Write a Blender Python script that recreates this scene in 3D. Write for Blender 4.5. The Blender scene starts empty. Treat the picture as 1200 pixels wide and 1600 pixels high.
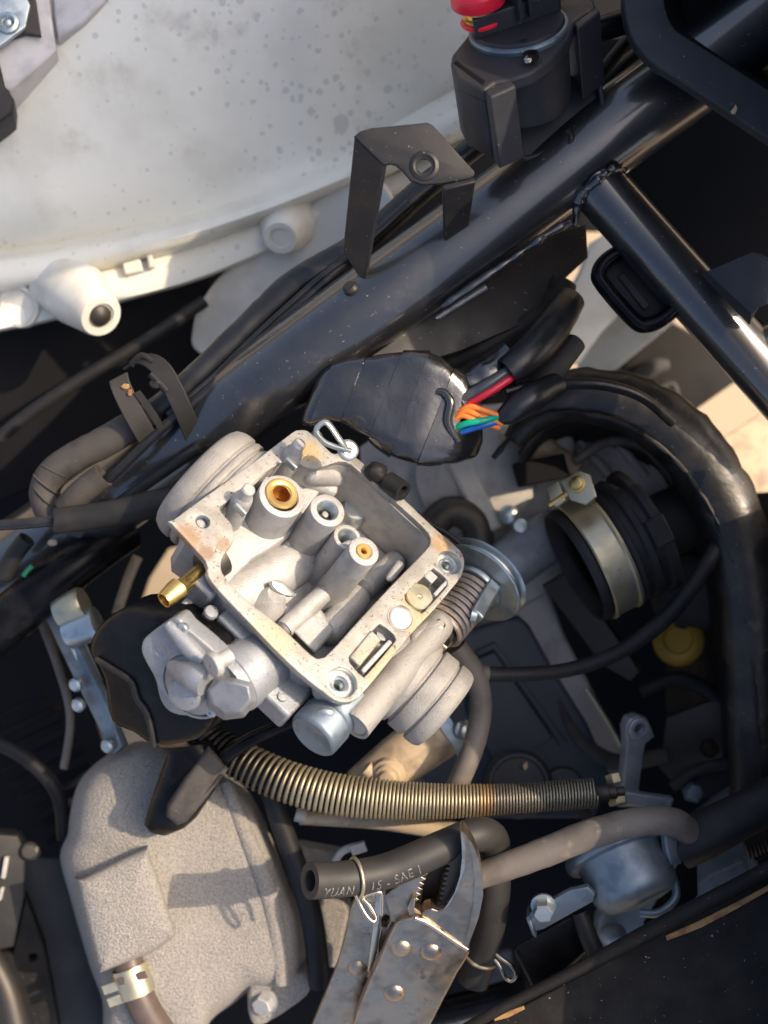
import bpy, bmesh, math, random
from mathutils import Vector, Matrix, noise
random.seed(11)
R = math.radians
SC = bpy.context.scene
COL = SC.collection
S = 0.0002          # one working unit is 0.2 mm
D = 2200.0          # camera height over the carburetor flange, in units (0.44 m)

# ------------------------------------------------------------------ camera
cam_d = bpy.data.cameras.new("camera")
cam = bpy.data.objects.new("camera", cam_d); COL.objects.link(cam)
cam.location = (0, 0, D * S)
cam_d.sensor_fit = 'VERTICAL'
cam_d.sensor_height = 32.0; cam_d.sensor_width = 24.0
cam_d.lens = 32.0 * D / 1600.0
cam_d.clip_start = 0.005; cam_d.clip_end = 200
cam_d.dof.use_dof = True
cam_d.dof.focus_distance = (D + 40) * S
cam_d.dof.aperture_fstop = 7.0
SC.camera = cam

# ------------------------------------------------------------------ world and sun
SUN_EL, SUN_AZ = R(45), math.atan2(0.945, 0.33)      # azimuth measured from +Y towards +X
wd = bpy.data.worlds.new("World"); SC.world = wd; wd.use_nodes = True
nt = wd.node_tree
sky = nt.nodes.new("ShaderNodeTexSky"); sky.sky_type = 'NISHITA'; sky.sun_disc = False
sky.sun_elevation = SUN_EL; sky.sun_rotation = SUN_AZ
sky.dust_density = 5.0; sky.air_density = 0.8; sky.ozone_density = 0.8
nt.links.new(sky.outputs[0], nt.nodes["Background"].inputs[0])
nt.nodes["Background"].inputs[1].default_value = 0.15
sl = bpy.data.lights.new("sun", 'SUN'); sl.energy = 2.7; sl.angle = R(0.53); sl.color = (1.0, 0.80, 0.58)
so = bpy.data.objects.new("sun", sl); COL.objects.link(so)
sd = Vector((math.sin(SUN_AZ) * math.cos(SUN_EL), math.cos(SUN_AZ) * math.cos(SUN_EL), math.sin(SUN_EL)))
so.rotation_euler = sd.to_track_quat('Z', 'Y').to_euler(); so.location = sd * 3
SC.view_settings.view_transform = 'Standard'; SC.view_settings.look = 'None'
SC.view_settings.exposure = 1.0; SC.view_settings.gamma = 1.0

# ------------------------------------------------------------------ measuring helpers
def K(h): return (D - h) / D
def W(px, py, h=0.0):
    k = K(h); return Vector(((px - 600) * k, (800 - py) * k, h))
def WP(pts): return [W(*p) for p in pts]
def smoothc(pts, sub=5, closed=True):
    n = len(pts); out = []
    rng = range(n) if closed else range(n - 1)
    for i in rng:
        if closed: p0, p1, p2, p3 = pts[i - 1], pts[i], pts[(i + 1) % n], pts[(i + 2) % n]
        else: p0, p1, p2, p3 = pts[max(i - 1, 0)], pts[i], pts[i + 1], pts[min(i + 2, n - 1)]
        d = len(p1)
        for j in range(sub):
            t = j / sub
            out.append(tuple(0.5 * ((2 * p1[k]) + (-p0[k] + p2[k]) * t + (2 * p0[k] - 5 * p1[k] + 4 * p2[k] - p3[k]) * t * t + (-p0[k] + 3 * p1[k] - 3 * p2[k] + p3[k]) * t ** 3) for k in range(d)))
    if not closed: out.append(tuple(pts[-1]))
    return out

class Plane:
    """a working plane standing in the place: origin, normal, u and v axes"""
    def __init__(s, px, py, h, n, upx=(1, 0)):
        s.o = W(px, py, h); s.n = Vector(n).normalized()
        a = s.hit(px, py); b = s.hit(px + upx[0], py + upx[1])
        s.u = (b - a).normalized(); s.v = s.n.cross(s.u)
    def hit(s, px, py, w=0.0):
        c = Vector((0, 0, D)); d = W(px, py, 0) - c
        o = s.o + s.n * w
        return c + d * ((o - c).dot(s.n) / d.dot(s.n))
    def uv(s, px, py, w=0.0):
        q = s.hit(px, py, w) - s.o; return (q.dot(s.u), q.dot(s.v))
    def at(s, u, v, w): return s.o + s.u * u + s.v * v + s.n * w
FLAT = (0, 0, 1)

class MB:
    def __init__(s): s.v = []; s.f = []; s.mi = []
    def add(s, vs, fs):
        o = len(s.v); s.v += [Vector(v) for v in vs]; s.f += [tuple(i + o for i in f) for f in fs]; return s
    def loft(s, rings, cap0=True, cap1=True, closed=True):
        n = len(rings[0]); vs = [p for r in rings for p in r]; fs = []
        for i in range(len(rings) - 1):
            for j in range(n if closed else n - 1):
                a = i * n + j; b = i * n + (j + 1) % n
                fs.append((a, b, b + n, a + n))
        if cap0: fs.append(tuple(reversed(range(n))))
        if cap1: fs.append(tuple(range((len(rings) - 1) * n, len(rings) * n)))
        return s.add(vs, fs)
    def tube(s, pts, r, n=20, sub=6, cap=True, hollow0=0, hollow1=0, wall=0.6, jitter=0, flat=1.0, closed=False):
        """r: number or list, per point"""
        if not isinstance(r, (list, tuple)): r = [r] * len(pts)
        q = [tuple(p) + (rr,) for p, rr in zip(pts, r)]
        if sub > 1 and (len(q) > 2 or closed): q = smoothc(q, sub, closed)
        P = [Vector(p[:3]) for p in q]; RR = [p[3] for p in q]
        m = len(P); rings = []
        def tan(i):
            if closed: return (P[(i + 1) % m] - P[i - 1]).normalized()
            return (P[min(i + 1, m - 1)] - P[max(i - 1, 0)]).normalized()
        t = tan(0)
        up = Vector((0, 0, 1)) if abs(t.z) < 0.9 else Vector((1, 0, 0))
        x = t.cross(up).normalized()
        for i in range(m):
            t = tan(i); x = (x - t * x.dot(t)).normalized(); y = t.cross(x)
            rr = RR[i]
            ring = []
            for j in range(n):
                a = 2 * math.pi * j / n
                k = rr * (1 + (jitter * noise.noise(P[i] * 0.05 + x * math.cos(a) + y * math.sin(a)) if jitter else 0))
                ring.append(P[i] + x * (math.cos(a) * k) + y * (math.sin(a) * k * flat))
            rings.append(ring)
        if closed:
            rings.append(rings[0]); return s.loft(rings, False, False)
        def inner(ring, c, back, f): return [c + (p - c) * f + back for p in ring]
        if hollow0:
            t = tan(0); c = P[0]
            rings = [inner(rings[0], c, t * hollow0, wall * .97), inner(rings[0], c, t * 1.5, wall), inner(rings[0], c, t * 0.0, wall + .05), inner(rings[0], c, -t * 0.6, (1 + wall) / 2), inner(rings[0], c, t * .0, .97)] + rings
        if hollow1:
            t = tan(m - 1); c = P[-1]; L = rings[-1]
            rings = rings + [inner(L, c, t * 0, .97), inner(L, c, t * .6, (1 + wall) / 2), inner(L, c, -t * 0, wall + .05), inner(L, c, -t * 1.5, wall), inner(L, c, -t * hollow1, wall * .97)]
        return s.loft(rings, cap, cap)
    def lathe(s, o, axis, prof, n=40, x=None, a0=0, a1=2 * math.pi, lobes=None, cap=True):
        ax = Vector(axis).normalized()
        if x is None: x = ax.orthogonal()
        x = Vector(x); x = (x - ax * x.dot(ax)).normalized(); y = ax.cross(x)
        full = abs(a1 - a0) > 6.28
        k = n if full else n + 1
        rings = []
        for (r, t) in prof:
            ring = []
            for j in range(k):
                a = a0 + (a1 - a0) * j / n
                rr = max(r, 0.001)
                if lobes: rr *= lobes(a)
                ring.append(Vector(o) + ax * t + x * (math.cos(a) * rr) + y * (math.sin(a) * rr))
            rings.append(ring)
        return s.loft(rings, cap and full and prof[0][0] > 0.01, cap and full and prof[-1][0] > 0.01, full)
    def hexa(s, o, axis, r, h, x=None, cham=0.12):
        return s.lathe(o, axis, [(r, 0), (r, h * (1 - cham)), (r * .9, h)], n=6, x=x)
    def box(s, c, X, Y, Z):
        c = Vector(c); vs = [c + X * a + Y * b + Z * d for a in (-1, 1) for b in (-1, 1) for d in (-1, 1)]
        return s.add(vs, [(0, 1, 3, 2), (4, 6, 7, 5), (0, 4, 5, 1), (2, 3, 7, 6), (0, 2, 6, 4), (1, 5, 7, 3)])
    def prism(s, ring, d):
        return s.loft([[Vector(p) for p in ring], [Vector(p) + d for p in ring]])
    def ball(s, c, rx, ry=None, rz=None, X=Vector((1, 0, 0)), Y=Vector((0, 1, 0)), Z=Vector((0, 0, 1)), n=20, m=12, lump=0):
        ry = ry or rx; rz = rz or rx; rings = []
        for i in range(m + 1):
            th = math.pi * i / m
            ring = []
            for j in range(n):
                a = 2 * math.pi * j / n
                q = Vector((math.sin(th) * math.cos(a), math.sin(th) * math.sin(a), math.cos(th)))
                k = 1 + (lump * noise.noise(q * 1.7 + Vector(c) * .01) if lump else 0)
                ring.append(Vector(c) + X * (q.x * rx * k) + Y * (q.y * ry * k) + Z * (q.z * rz * k))
            rings.append(ring)
        return s.loft(rings, False, False)
    def plate(s, pl, outer, holes=(), w0=0.0, w1=-10.0, bevel=1.5, sm=0, wpx=None):
        """plate in a working plane, top at w0 and bottom at w1, with through holes"""
        cu = bpy.data.curves.new("c", 'CURVE'); cu.dimensions = '2D'; cu.fill_mode = 'BOTH'
        wq = w0 if wpx is None else wpx
        def sp(pts):
            q = cu.splines.new('POLY'); q.points.add(len(pts) - 1)
            for a, p in zip(q.points, pts): a.co = (p[0], p[1], 0, 1)
            q.use_cyclic_u = True
        o2 = smoothc(outer, sm) if sm else outer
        sp([pl.uv(p[0], p[1], wq) for p in o2])
        for hl in holes:
            if isinstance(hl[0], (int, float)):
                c = pl.uv(hl[0], hl[1], wq); r = hl[2]
                sp([(c[0] + r * math.cos(a * math.pi / 16), c[1] + r * math.sin(a * math.pi / 16)) for a in range(32)])
            else:
                sp([pl.uv(p[0], p[1], wq) for p in (smoothc(hl, sm) if sm else hl)])
        cu.extrude = abs(w0 - w1) / 2 - bevel
        if bevel: cu.bevel_depth = bevel; cu.bevel_resolution = 2; cu.offset = -bevel
        ob = bpy.data.objects.new("c", cu)
        me = bpy.data.meshes.new_from_object(ob)
        mid = (w0 + w1) / 2
        s.add([pl.at(v.co.x, v.co.y, v.co.z + mid) for v in me.vertices], [tuple(p.vertices) for p in me.polygons])
        bpy.data.objects.remove(ob); bpy.data.curves.remove(cu); bpy.data.meshes.remove(me)
        return s
    def build(s, name, mt, parent=None, smooth=38, bevel=0, seg=2, subsurf=0, kind=None, label=None, origin=None):
        me = bpy.data.meshes.new(name)
        if parent is not None: org = parent_org[parent.name]
        else:
            if origin is None:
                origin = sum(s.v, Vector()) / max(1, len(s.v))
            org = origin
        me.from_pydata([(v - org) * S for v in s.v], [], s.f)
        bm = bmesh.new(); bm.from_mesh(me)
        bmesh.ops.remove_doubles(bm, verts=bm.verts, dist=0.02 * S)
        bmesh.ops.recalc_face_normals(bm, faces=bm.faces)
        bm.to_mesh(me); bm.free()
        me.shade_smooth() if hasattr(me, 'shade_smooth') else None
        if smooth < 180: me.set_sharp_from_angle(angle=R(smooth))
        me.materials.append(mt)
        o = bpy.data.objects.new(name, me); COL.objects.link(o)
        if parent is not None: o.parent = parent; parent_org[o.name] = org
        else: o.location = org * S; parent_org[o.name] = org
        if bevel:
            b = o.modifiers.new("b", 'BEVEL'); b.width = bevel * S; b.segments = seg; b.limit_method = 'ANGLE'; b.angle_limit = R(32)
            b.harden_normals = False
        if subsurf:
            q = o.modifiers.new("s", 'SUBSURF'); q.levels = subsurf; q.render_levels = subsurf
        if kind: o['kind'] = kind
        if label: o['label'] = label
        return o
parent_org = {}
def thing(name, label, cat, org, group=None):
    o = bpy.data.objects.new(name, None); COL.objects.link(o)
    o.empty_display_size = 0.01
    o.location = org * S; o['label'] = label; o['category'] = cat
    if group: o['group'] = group
    parent_org[o.name] = Vector(org); return o
def tag(o, label, cat, group=None):
    o['label'] = label; o['category'] = cat
    if group: o['group'] = group
    return o
def copy_tree(o, parent=None):
    c = o.copy(); COL.objects.link(c)
    if parent is not None: c.parent = parent
    for ch in list(o.children): copy_tree(ch, c)
    return c

# ------------------------------------------------------------------ materials
def mat(name, col, rough=.5, metal=0., col2=None, mixscale=60, mixlo=.45, mixhi=.65, rough2=None,
        bump=0., bscale=900, bdist=1.0, spots=None, spotscale=400, spotthr=.68, spotsoft=.04, stain=None, stainscale=90, stainthr=.6, stainsoft=.12,
        coat=0., spec=.5, detail=4, gradx=None, cell=None, cell2=None, blots=()):
    m = bpy.data.materials.new(name); m.use_nodes = True
    t = m.node_tree; N = t.nodes; L = t.links; b = N["Principled BSDF"]
    tc = N.new("ShaderNodeTexCoord")
    def nz(scale, det=4, rg=.6, off=0):
        mp = N.new("ShaderNodeMapping"); mp.inputs['Location'].default_value = (off, off * .7, off * 1.3)
        L.new(tc.outputs['Object'], mp.inputs[0])
        x = N.new("ShaderNodeTexNoise"); x.inputs['Scale'].default_value = scale; x.inputs['Detail'].default_value = det
        x.inputs['Roughness'].default_value = rg; L.new(mp.outputs[0], x.inputs['Vector']); return x.outputs['Fac']
    def ramp(src, lo, hi):
        r = N.new("ShaderNodeMapRange"); r.interpolation_type = 'SMOOTHSTEP'
        r.inputs['From Min'].default_value = lo; r.inputs['From Max'].default_value = hi
        L.new(src, r.inputs['Value']); return r.outputs[0]
    def mix(f, a, c):
        x = N.new("ShaderNodeMix"); x.data_type = 'RGBA'
        L.new(f, x.inputs['Factor'])
        if isinstance(a, (tuple, list)): x.inputs['A'].default_value = (*a, 1)
        else: L.new(a, x.inputs['A'])
        x.inputs['B'].default_value = (*c, 1) ; return x.outputs['Result']
    cur = col
    if gradx:
        sp = N.new("ShaderNodeSeparateXYZ"); L.new(tc.outputs['Object'], sp.inputs[0])
        cr = N.new("ShaderNodeValToRGB")
        mr = N.new("ShaderNodeMapRange"); mr.inputs['From Min'].default_value = gradx[0] * S; mr.inputs['From Max'].default_value = gradx[1] * S
        ad = N.new("ShaderNodeMath"); ad.operation = 'MULTIPLY_ADD'; L.new(nz(500, 3), ad.inputs[0]); ad.inputs[1].default_value = 26 * S; L.new(sp.outputs[0], ad.inputs[2])
        L.new(ad.outputs[0], mr.inputs['Value']); L.new(mr.outputs[0], cr.inputs[0])
        e = cr.color_ramp.elements
        for i, (p, c) in enumerate(gradx[2]):
            q = e[i] if i < 2 else e.new(p)
            q.position = p; q.color = (*c, 1)
        cur = cr.outputs[0]
    if col2: cur = mix(ramp(nz(mixscale, detail, .6, 3), mixlo, mixhi), cur, col2)
    if stain: cur = mix(ramp(nz(stainscale, 5, .65, 17), stainthr, stainthr + stainsoft), cur, stain)
    for cell in [c_ for c_ in (cell, cell2) if c_]:
        vo = N.new("ShaderNodeTexVoronoi"); vo.inputs['Scale'].default_value = cell[0]; vo.inputs['Randomness'].default_value = 1
        ob = N.new("ShaderNodeMix"); ob.data_type = 'VECTOR'; ob.inputs['Factor'].default_value = .0
        wv = N.new('ShaderNodeVectorMath'); wv.operation = 'MULTIPLY_ADD'; nw = N.new('ShaderNodeTexNoise'); nw.inputs['Scale'].default_value = cell[0] * 2.2; L.new(tc.outputs['Object'], nw.inputs['Vector'])
        L.new(nw.outputs['Color'], wv.inputs[0]); wv.inputs[1].default_value = (.22 / cell[0],) * 3; L.new(tc.outputs['Object'], wv.inputs[2]); L.new(wv.outputs[0], vo.inputs['Vector'])
        # only some cells carry a drop mark, of uneven size
        sx = N.new("ShaderNodeSeparateColor"); L.new(vo.outputs['Color'], sx.inputs[0])
        ml = N.new("ShaderNodeMath"); ml.operation = 'MULTIPLY_ADD'; L.new(sx.outputs[0], ml.inputs[0]); ml.inputs[1].default_value = cell[1]; ml.inputs[2].default_value = -cell[1] * cell[3]
        mc = N.new("ShaderNodeMath"); mc.operation = 'MULTIPLY_ADD'; L.new(nz(14, 2, .5, 23), mc.inputs[0]); mc.inputs[1].default_value = 1.1; mc.inputs[2].default_value = -.62
        m2 = N.new("ShaderNodeMath"); m2.operation = 'ADD'; L.new(ml.outputs[0], m2.inputs[0]); L.new(mc.outputs[0], m2.inputs[1])
        sb = N.new("ShaderNodeMath"); sb.operation = 'SUBTRACT'; L.new(m2.outputs[0], sb.inputs[0]); L.new(vo.outputs['Distance'], sb.inputs[1])
        cur = mix(ramp(sb.outputs[0], 0, .06), cur, cell[2])
    for bl in blots:
        di = N.new("ShaderNodeVectorMath"); di.operation = 'DISTANCE'; L.new(tc.outputs['Object'], di.inputs[0]); di.inputs[1].default_value = bl[0] * S
        ma = N.new("ShaderNodeMath"); ma.operation = 'MULTIPLY_ADD'; L.new(di.outputs['Value'], ma.inputs[0]); ma.inputs[1].default_value = -1 / (bl[1] * S)
        L.new(nz(700, 5, .7, 41), ma.inputs[2])
        cur = mix(ramp(ma.outputs[0], -.42, .12), cur, bl[2])
    if spots: cur = mix(ramp(nz(spotscale, 3, .7, 31), spotthr, spotthr + spotsoft), cur, spots)
    if isinstance(cur, (tuple, list)): b.inputs['Base Color'].default_value = (*cur, 1)
    else: L.new(cur, b.inputs['Base Color'])
    b.inputs['Metallic'].default_value = metal
    if rough2 is not None:
        r = N.new("ShaderNodeMapRange"); r.inputs['From Min'].default_value = .35; r.inputs['From Max'].default_value = .65
        r.inputs['To Min'].default_value = rough; r.inputs['To Max'].default_value = rough2
        L.new(nz(mixscale * 1.7, 5, .6, 8), r.inputs['Value']); L.new(r.outputs[0], b.inputs['Roughness'])
    else: b.inputs['Roughness'].default_value = rough
    b.inputs['Specular IOR Level'].default_value = spec
    if coat: b.inputs['Coat Weight'].default_value = coat; b.inputs['Coat Roughness'].default_value = .13; b.inputs['Coat IOR'].default_value = 1.62 if coat == 1.0 else 1.5
    if bump:
        bp = N.new("ShaderNodeBump"); bp.inputs['Strength'].default_value = bump; bp.inputs['Distance'].default_value = bdist * S
        L.new(nz(bscale, 4, .6, 5), bp.inputs['Height']); L.new(bp.outputs[0], b.inputs['Normal'])
    return m
# noise scale is per metre: 5000/scale = feature size in units of 0.2 mm
M = {}
M['ground'] = mat('concrete', (.42, .33, .23), .9, col2=(.33, .26, .18), mixscale=6, bump=.3, bscale=300, bdist=4)
M['tray'] = mat('matte_black_plastic', (.009, .009, .010), .8, spec=.12, col2=(.010, .010, .011), bump=.2, bscale=300, bdist=3)
M['white'] = mat('white_plastic', (.70, .685, .595), .45, col2=(.62, .605, .52), mixscale=22, bump=.12, bscale=700, bdist=1,
                 stain=(.54, .50, .42), stainscale=38, stainthr=.55, stainsoft=.22, spots=(.44, .43, .39), spotscale=900, spotthr=.70, cell=(330, .75, (.535, .53, .47), .38), cell2=(105, .6, (.53, .525, .465), .62))
M['white_plain'] = mat('white_plastic_plain', (.62, .60, .53), .45, col2=(.52, .49, .42), mixscale=45, bump=.1, bscale=700, bdist=1, stain=(.50, .46, .38), stainthr=.62)
M['cast'] = mat('cast_aluminium', (.41, .405, .395), .44, .35, col2=(.33, .325, .315), mixscale=120, bump=.9, bscale=2000, bdist=1.6, spots=(.24, .225, .20), spotscale=700, spotthr=.665, stain=(.30, .27, .23), stainscale=160, stainthr=.62, rough2=.6)
M['flange'] = mat('machined_aluminium', (.43, .40, .355), .48, .3, col2=(.345, .305, .25), mixscale=110, bump=.8, bscale=2600, bdist=1.0,
                  spots=(.10, .065, .04), spotscale=1000, spotthr=.60, spotsoft=.03, stain=(.36, .23, .11), stainscale=130, stainthr=.57, stainsoft=.14, rough2=.55)
M['throat'] = mat('cast_throat', (.31, .30, .28), .55, .25, col2=(.25, .24, .225), mixscale=90, bump=1.0, bscale=2000, bdist=1.6, spots=(.20, .18, .15), spotscale=800, spotthr=.64)
M['sandcast'] = mat('sand_cast_aluminium', (.34, .315, .28), .75, .1, col2=(.21, .20, .185), mixscale=1500, mixlo=.42, mixhi=.64, bump=1.0, bscale=1200, bdist=6, detail=6, stain=(.22, .205, .185), stainscale=75, stainthr=.585, stainsoft=.16)
M['diecast'] = mat('grey_die_cast', (.29, .305, .325), .42, .5, col2=(.225, .24, .26), mixscale=100, bump=.8, bscale=2000, bdist=1.4, rough2=.55, stain=(.16, .165, .17), stainscale=190, stainthr=.60, spots=(.12, .12, .12), spotscale=900, spotthr=.66)
M['case'] = mat('crankcase_aluminium', (.44, .42, .385), .6, .2, col2=(.32, .30, .275), mixscale=60, bump=.5, bscale=900, bdist=1.5, stain=(.20, .18, .155), stainscale=60, stainthr=.60)
M['zinc'] = mat('zinc_plated_steel', (.46, .50, .50), .28, .85, col2=(.34, .39, .40), mixscale=160, rough2=.42, bump=.12, bscale=1500, bdist=.5)
M['valve'] = mat('blue_zinc_steel', (.19, .235, .275), .48, .7, col2=(.13, .165, .20), mixscale=110, rough2=.6, bump=.15, bscale=1400, bdist=.5)
M['yzinc'] = mat('yellow_zinc_steel', (.50, .45, .31), .36, .85, col2=(.42, .41, .33), mixscale=130, rough2=.5, bump=.15, bscale=1400, bdist=.5, stain=(.30, .22, .10), stainscale=160, stainthr=.63)
M['brass'] = mat('brass', (.62, .44, .16), .26, 1., col2=(.48, .33, .12), mixscale=180, rough2=.4)
M['jet'] = mat('bright_brass', (.80, .54, .20), .34, .9, col2=(.70, .46, .16), mixscale=250)
M['bore'] = mat('jet_bore', (.30, .11, .02), .55, .5)
M['paint'] = mat('black_frame_paint', (.009, .0095, .012), .33, coat=1.0, spec=.7, col2=(.014, .014, .015), mixscale=40, rough2=.46, bump=.14, bscale=900, bdist=1, spots=(.20, .185, .16), spotscale=620, spotthr=.685, spotsoft=.02, stain=(.042, .035, .028), stainscale=55, stainthr=.56, stainsoft=.2)
M['plastic'] = mat('black_plastic', (.020, .0225, .028), .5, spec=.4, col2=(.028, .030, .035), mixscale=60, rough2=.6, bump=.25, bscale=2200, bdist=.6, spots=(.30, .29, .27), spotscale=750, spotthr=.705, spotsoft=.02)
M['rubber'] = mat('black_rubber', (.013, .013, .014), .5, spec=.28, col2=(.020, .0195, .0185), mixscale=80, rough2=.6, bump=.2, bscale=1200, bdist=.7)
M['shiny'] = mat('glossy_black_rubber', (.003, .003, .0035), .24, spec=.16, col2=(.008, .008, .009), mixscale=70, rough2=.35)
M['dusty'] = mat('dusty_rubber', (.055, .050, .046), .75, spec=.3, col2=(.032, .030, .029), mixscale=70, bump=.3, bscale=1200, bdist=.8, spots=(.24, .20, .15), spotscale=900, spotthr=.70)
M['hose'] = mat('fuel_hose_rubber', (.026, .025, .024), .55, spec=.35, col2=(.017, .017, .017), mixscale=60, bump=.15, bscale=900, bdist=.6, spots=(.16, .14, .11), spotscale=900, spotthr=.72)
M['greyhose'] = mat('grey_brown_hose', (.13, .113, .097), .65, col2=(.085, .074, .064), mixscale=45, stain=(.20, .165, .115), stainscale=140, stainthr=.56, bump=.25, bscale=1100, bdist=.7, spots=(.30, .24, .16), spotscale=700, spotthr=.70)
M['brownhose'] = mat('brown_rubber', (.085, .060, .050), .45, col2=(.06, .045, .04), mixscale=80, bump=.15, bscale=1000, bdist=.6)
M['bag'] = mat('black_film', (.010, .010, .011), .17, spec=1., col2=(.020, .0195, .018), mixscale=45, rough2=.30, bump=.25, bscale=130, bdist=6, spots=(.25, .24, .22), spotscale=620, spotthr=.71, spotsoft=.02, coat=.3)
M['fender'] = mat('dusty_shiny_rubber', (.010, .0095, .009), .34, spec=.5, col2=(.022, .019, .016), mixscale=70, rough2=.5, bump=.35, bscale=90, bdist=8, spots=(.09, .075, .05), spotscale=420, spotthr=.66, stain=(.05, .04, .028), stainscale=90, stainthr=.58)
M['tape'] = mat('black_vinyl_tape', (.009, .0095, .011), .30, col2=(.015, .0155, .017), mixscale=60, rough2=.4, bump=.3, bscale=240, bdist=3)
M['bluebox'] = mat('slate_plastic', (.036, .044, .058), .55, spec=.4, col2=(.048, .056, .070), mixscale=40, bump=.15, bscale=1200, bdist=.6)
M['pliers'] = mat('worn_nickel_steel', (.41, .335, .26), .27, 1., col2=(.30, .245, .19), mixscale=120, rough2=.46, bump=.22, bscale=160, bdist=5, stain=(.17, .13, .10), stainscale=120, stainthr=.62)
M['edge'] = mat('bright_worn_steel', (.62, .54, .43), .25, 1., col2=(.5, .42, .32), mixscale=200)
M['dark'] = mat('dark_steel', (.05, .045, .04), .5, .6, bump=.2, bscale=1200)
M['rail'] = mat('rusty_black_steel', (.007, .0065, .006), .6, .0, spec=.25, col2=(.013, .011, .010), mixscale=55, bump=.5, bscale=700, bdist=1.6, rough2=.8, spots=(.30, .28, .25), spotscale=700, spotthr=.70, spotsoft=.02, stain=(.16, .055, .025), stainscale=60, stainthr=.68, stainsoft=.05)
M['rust'] = mat('rust_line', (.30, .18, .07), .8, col2=(.20, .09, .04), mixscale=200, bump=.5, bscale=1200)
M['red'] = mat('red_rubber', (.78, .02, .045), .32, col2=(.70, .015, .04), mixscale=80)
M['wire_red'] = mat('red_wire', (.60, .012, .035), .35)
M['wire_orange'] = mat('orange_wire', (.75, .20, .03), .4)
M['wire_green'] = mat('green_wire', (.0, .32, .19), .35)
M['dull_green'] = mat('dull_green_wire', (.0, .07, .045), .5)
M['wire_blue'] = mat('blue_wire', (.01, .10, .40), .35)
M['wire_grey'] = mat('grey_black_wire', (.05, .055, .065), .3)
M['bracket'] = mat('black_bracket_paint', (.012, .012, .0135), .42, spec=.4, col2=(.020, .019, .018), mixscale=60, rough2=.6, bump=.25, bscale=1600, bdist=.8, spots=(.26, .24, .20), spotscale=700, spotthr=.69, spotsoft=.02)
M['plug'] = mat('polished_plug', (.95, .94, .92), .36, .9)
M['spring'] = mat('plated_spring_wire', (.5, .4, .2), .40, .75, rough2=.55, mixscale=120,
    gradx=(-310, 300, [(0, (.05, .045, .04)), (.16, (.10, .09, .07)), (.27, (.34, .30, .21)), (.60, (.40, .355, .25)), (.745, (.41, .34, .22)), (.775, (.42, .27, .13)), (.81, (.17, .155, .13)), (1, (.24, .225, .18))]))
M['throttle_spring'] = mat('brown_spring_wire', (.44, .37, .31), .42, .6, col2=(.32, .26, .21), mixscale=200)
M['print'] = mat('white_print', (.22, .215, .20), .7, col2=(.05, .048, .046), mixscale=1300, mixlo=.38, mixhi=.60)
M['yellow'] = mat('tarnished_brass', (.42, .25, .03), .5, .3)
M['leaf'] = mat('dry_leaf', (.55, .38, .18), .8)
M['rubber_brown'] = mat('dusty_brown_plastic', (.034, .031, .028), .6, spec=.35, col2=(.022, .0205, .019), mixscale=60, bump=.3, bscale=1500)
M['tan'] = mat('tan_insulator', (.46, .36, .24), .7, .1, col2=(.30, .23, .16), mixscale=120, bump=.5, bscale=1200)
# ================================================================== SETTING
b = MB(); q = 160000.0
b.add([(-q, -q, -2600), (q, -q, -2600), (q, q, -2600), (-q, q, -2600)], [(0, 1, 2, 3)])
b.build('ground', M['ground'], kind='structure')

P = Plane(600, 800, -1000, FLAT)  # added black sheet stands in for the dark of the gaps
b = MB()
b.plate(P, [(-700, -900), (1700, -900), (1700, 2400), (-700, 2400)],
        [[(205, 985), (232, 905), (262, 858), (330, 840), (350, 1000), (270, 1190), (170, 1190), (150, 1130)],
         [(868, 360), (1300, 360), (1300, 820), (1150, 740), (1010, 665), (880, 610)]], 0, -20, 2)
tag(b.build('gap_backing', M['tray']), 'added black sheet that makes the gaps dark deep below the engine and frame tubes', 'gap_backing')

# ---- white fairing panel at the top
st = [(-110, 408, 428, 474, 484, 545), (0, 390, 410, 452, 462, 517), (60, 383, 401, 441, 450, 505), (120, 372, 389, 425, 433, 490), (200, 357, 373, 405, 413, 468), (300, 334, 351, 379, 388, 440),
      (400, 304, 322, 343, 352, 400), (500, 262, 282, 306, 314, 352), (600, 203, 232, 270, 278, 312), (690, 150, 184, 228, 236, 266), (760, 110, 144, 192, 200, 230), (830, 70, 104, 155, 163, 194)]
stc = smoothc(st, 6, False)
rows = []
for (x, yi, yc, yo, yg, yb) in stc:
    hx = -max(0, x - 480) * .25
    top = -160
    rr = []
    for t in [0, .12, .25, .38, .5, .62, .74, .85, .93]:
        y = top + (yi - top) * t
        rr.append(W(x + (1 - t) * 40, y, -300 + hx - 150 * t ** 1.5 + 30 * math.sin(x * .006 + 2 * t)))
    rr += [W(x, yi, -466 + hx), W(x, yi + (yc - yi) * .35, -452 + hx), W(x, yi + (yc - yi) * .8, -422 + hx), W(x, yc, -414 + hx), W(x, (yc + yo) / 2, -408 + hx), W(x, yo - 6, -416 + hx), W(x, yo, -430 + hx),
           W(x, yg - 3, -464 + hx), W(x, yg, -470 + hx), W(x, yg + 4, -462 + hx), W(x, (yg + yb) / 2, -460 + hx), W(x, yb - 3, -468 + hx), W(x, yb, -478 + hx), W(x, yb + 2, -520 + hx)]
    rows.append(rr)
fair = thing('fairing_panel', 'white plastic body panel with water spots and rimmed lower edge, top left', 'body panel', W(300, 300, -450))
b = MB()
b.loft(rows, False, False, False)
o = b.build('shell', M['white'], fair, smooth=60)
sm = o.modifiers.new('t', 'SOLIDIFY'); sm.thickness = 10 * S; sm.offset = -1
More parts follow.
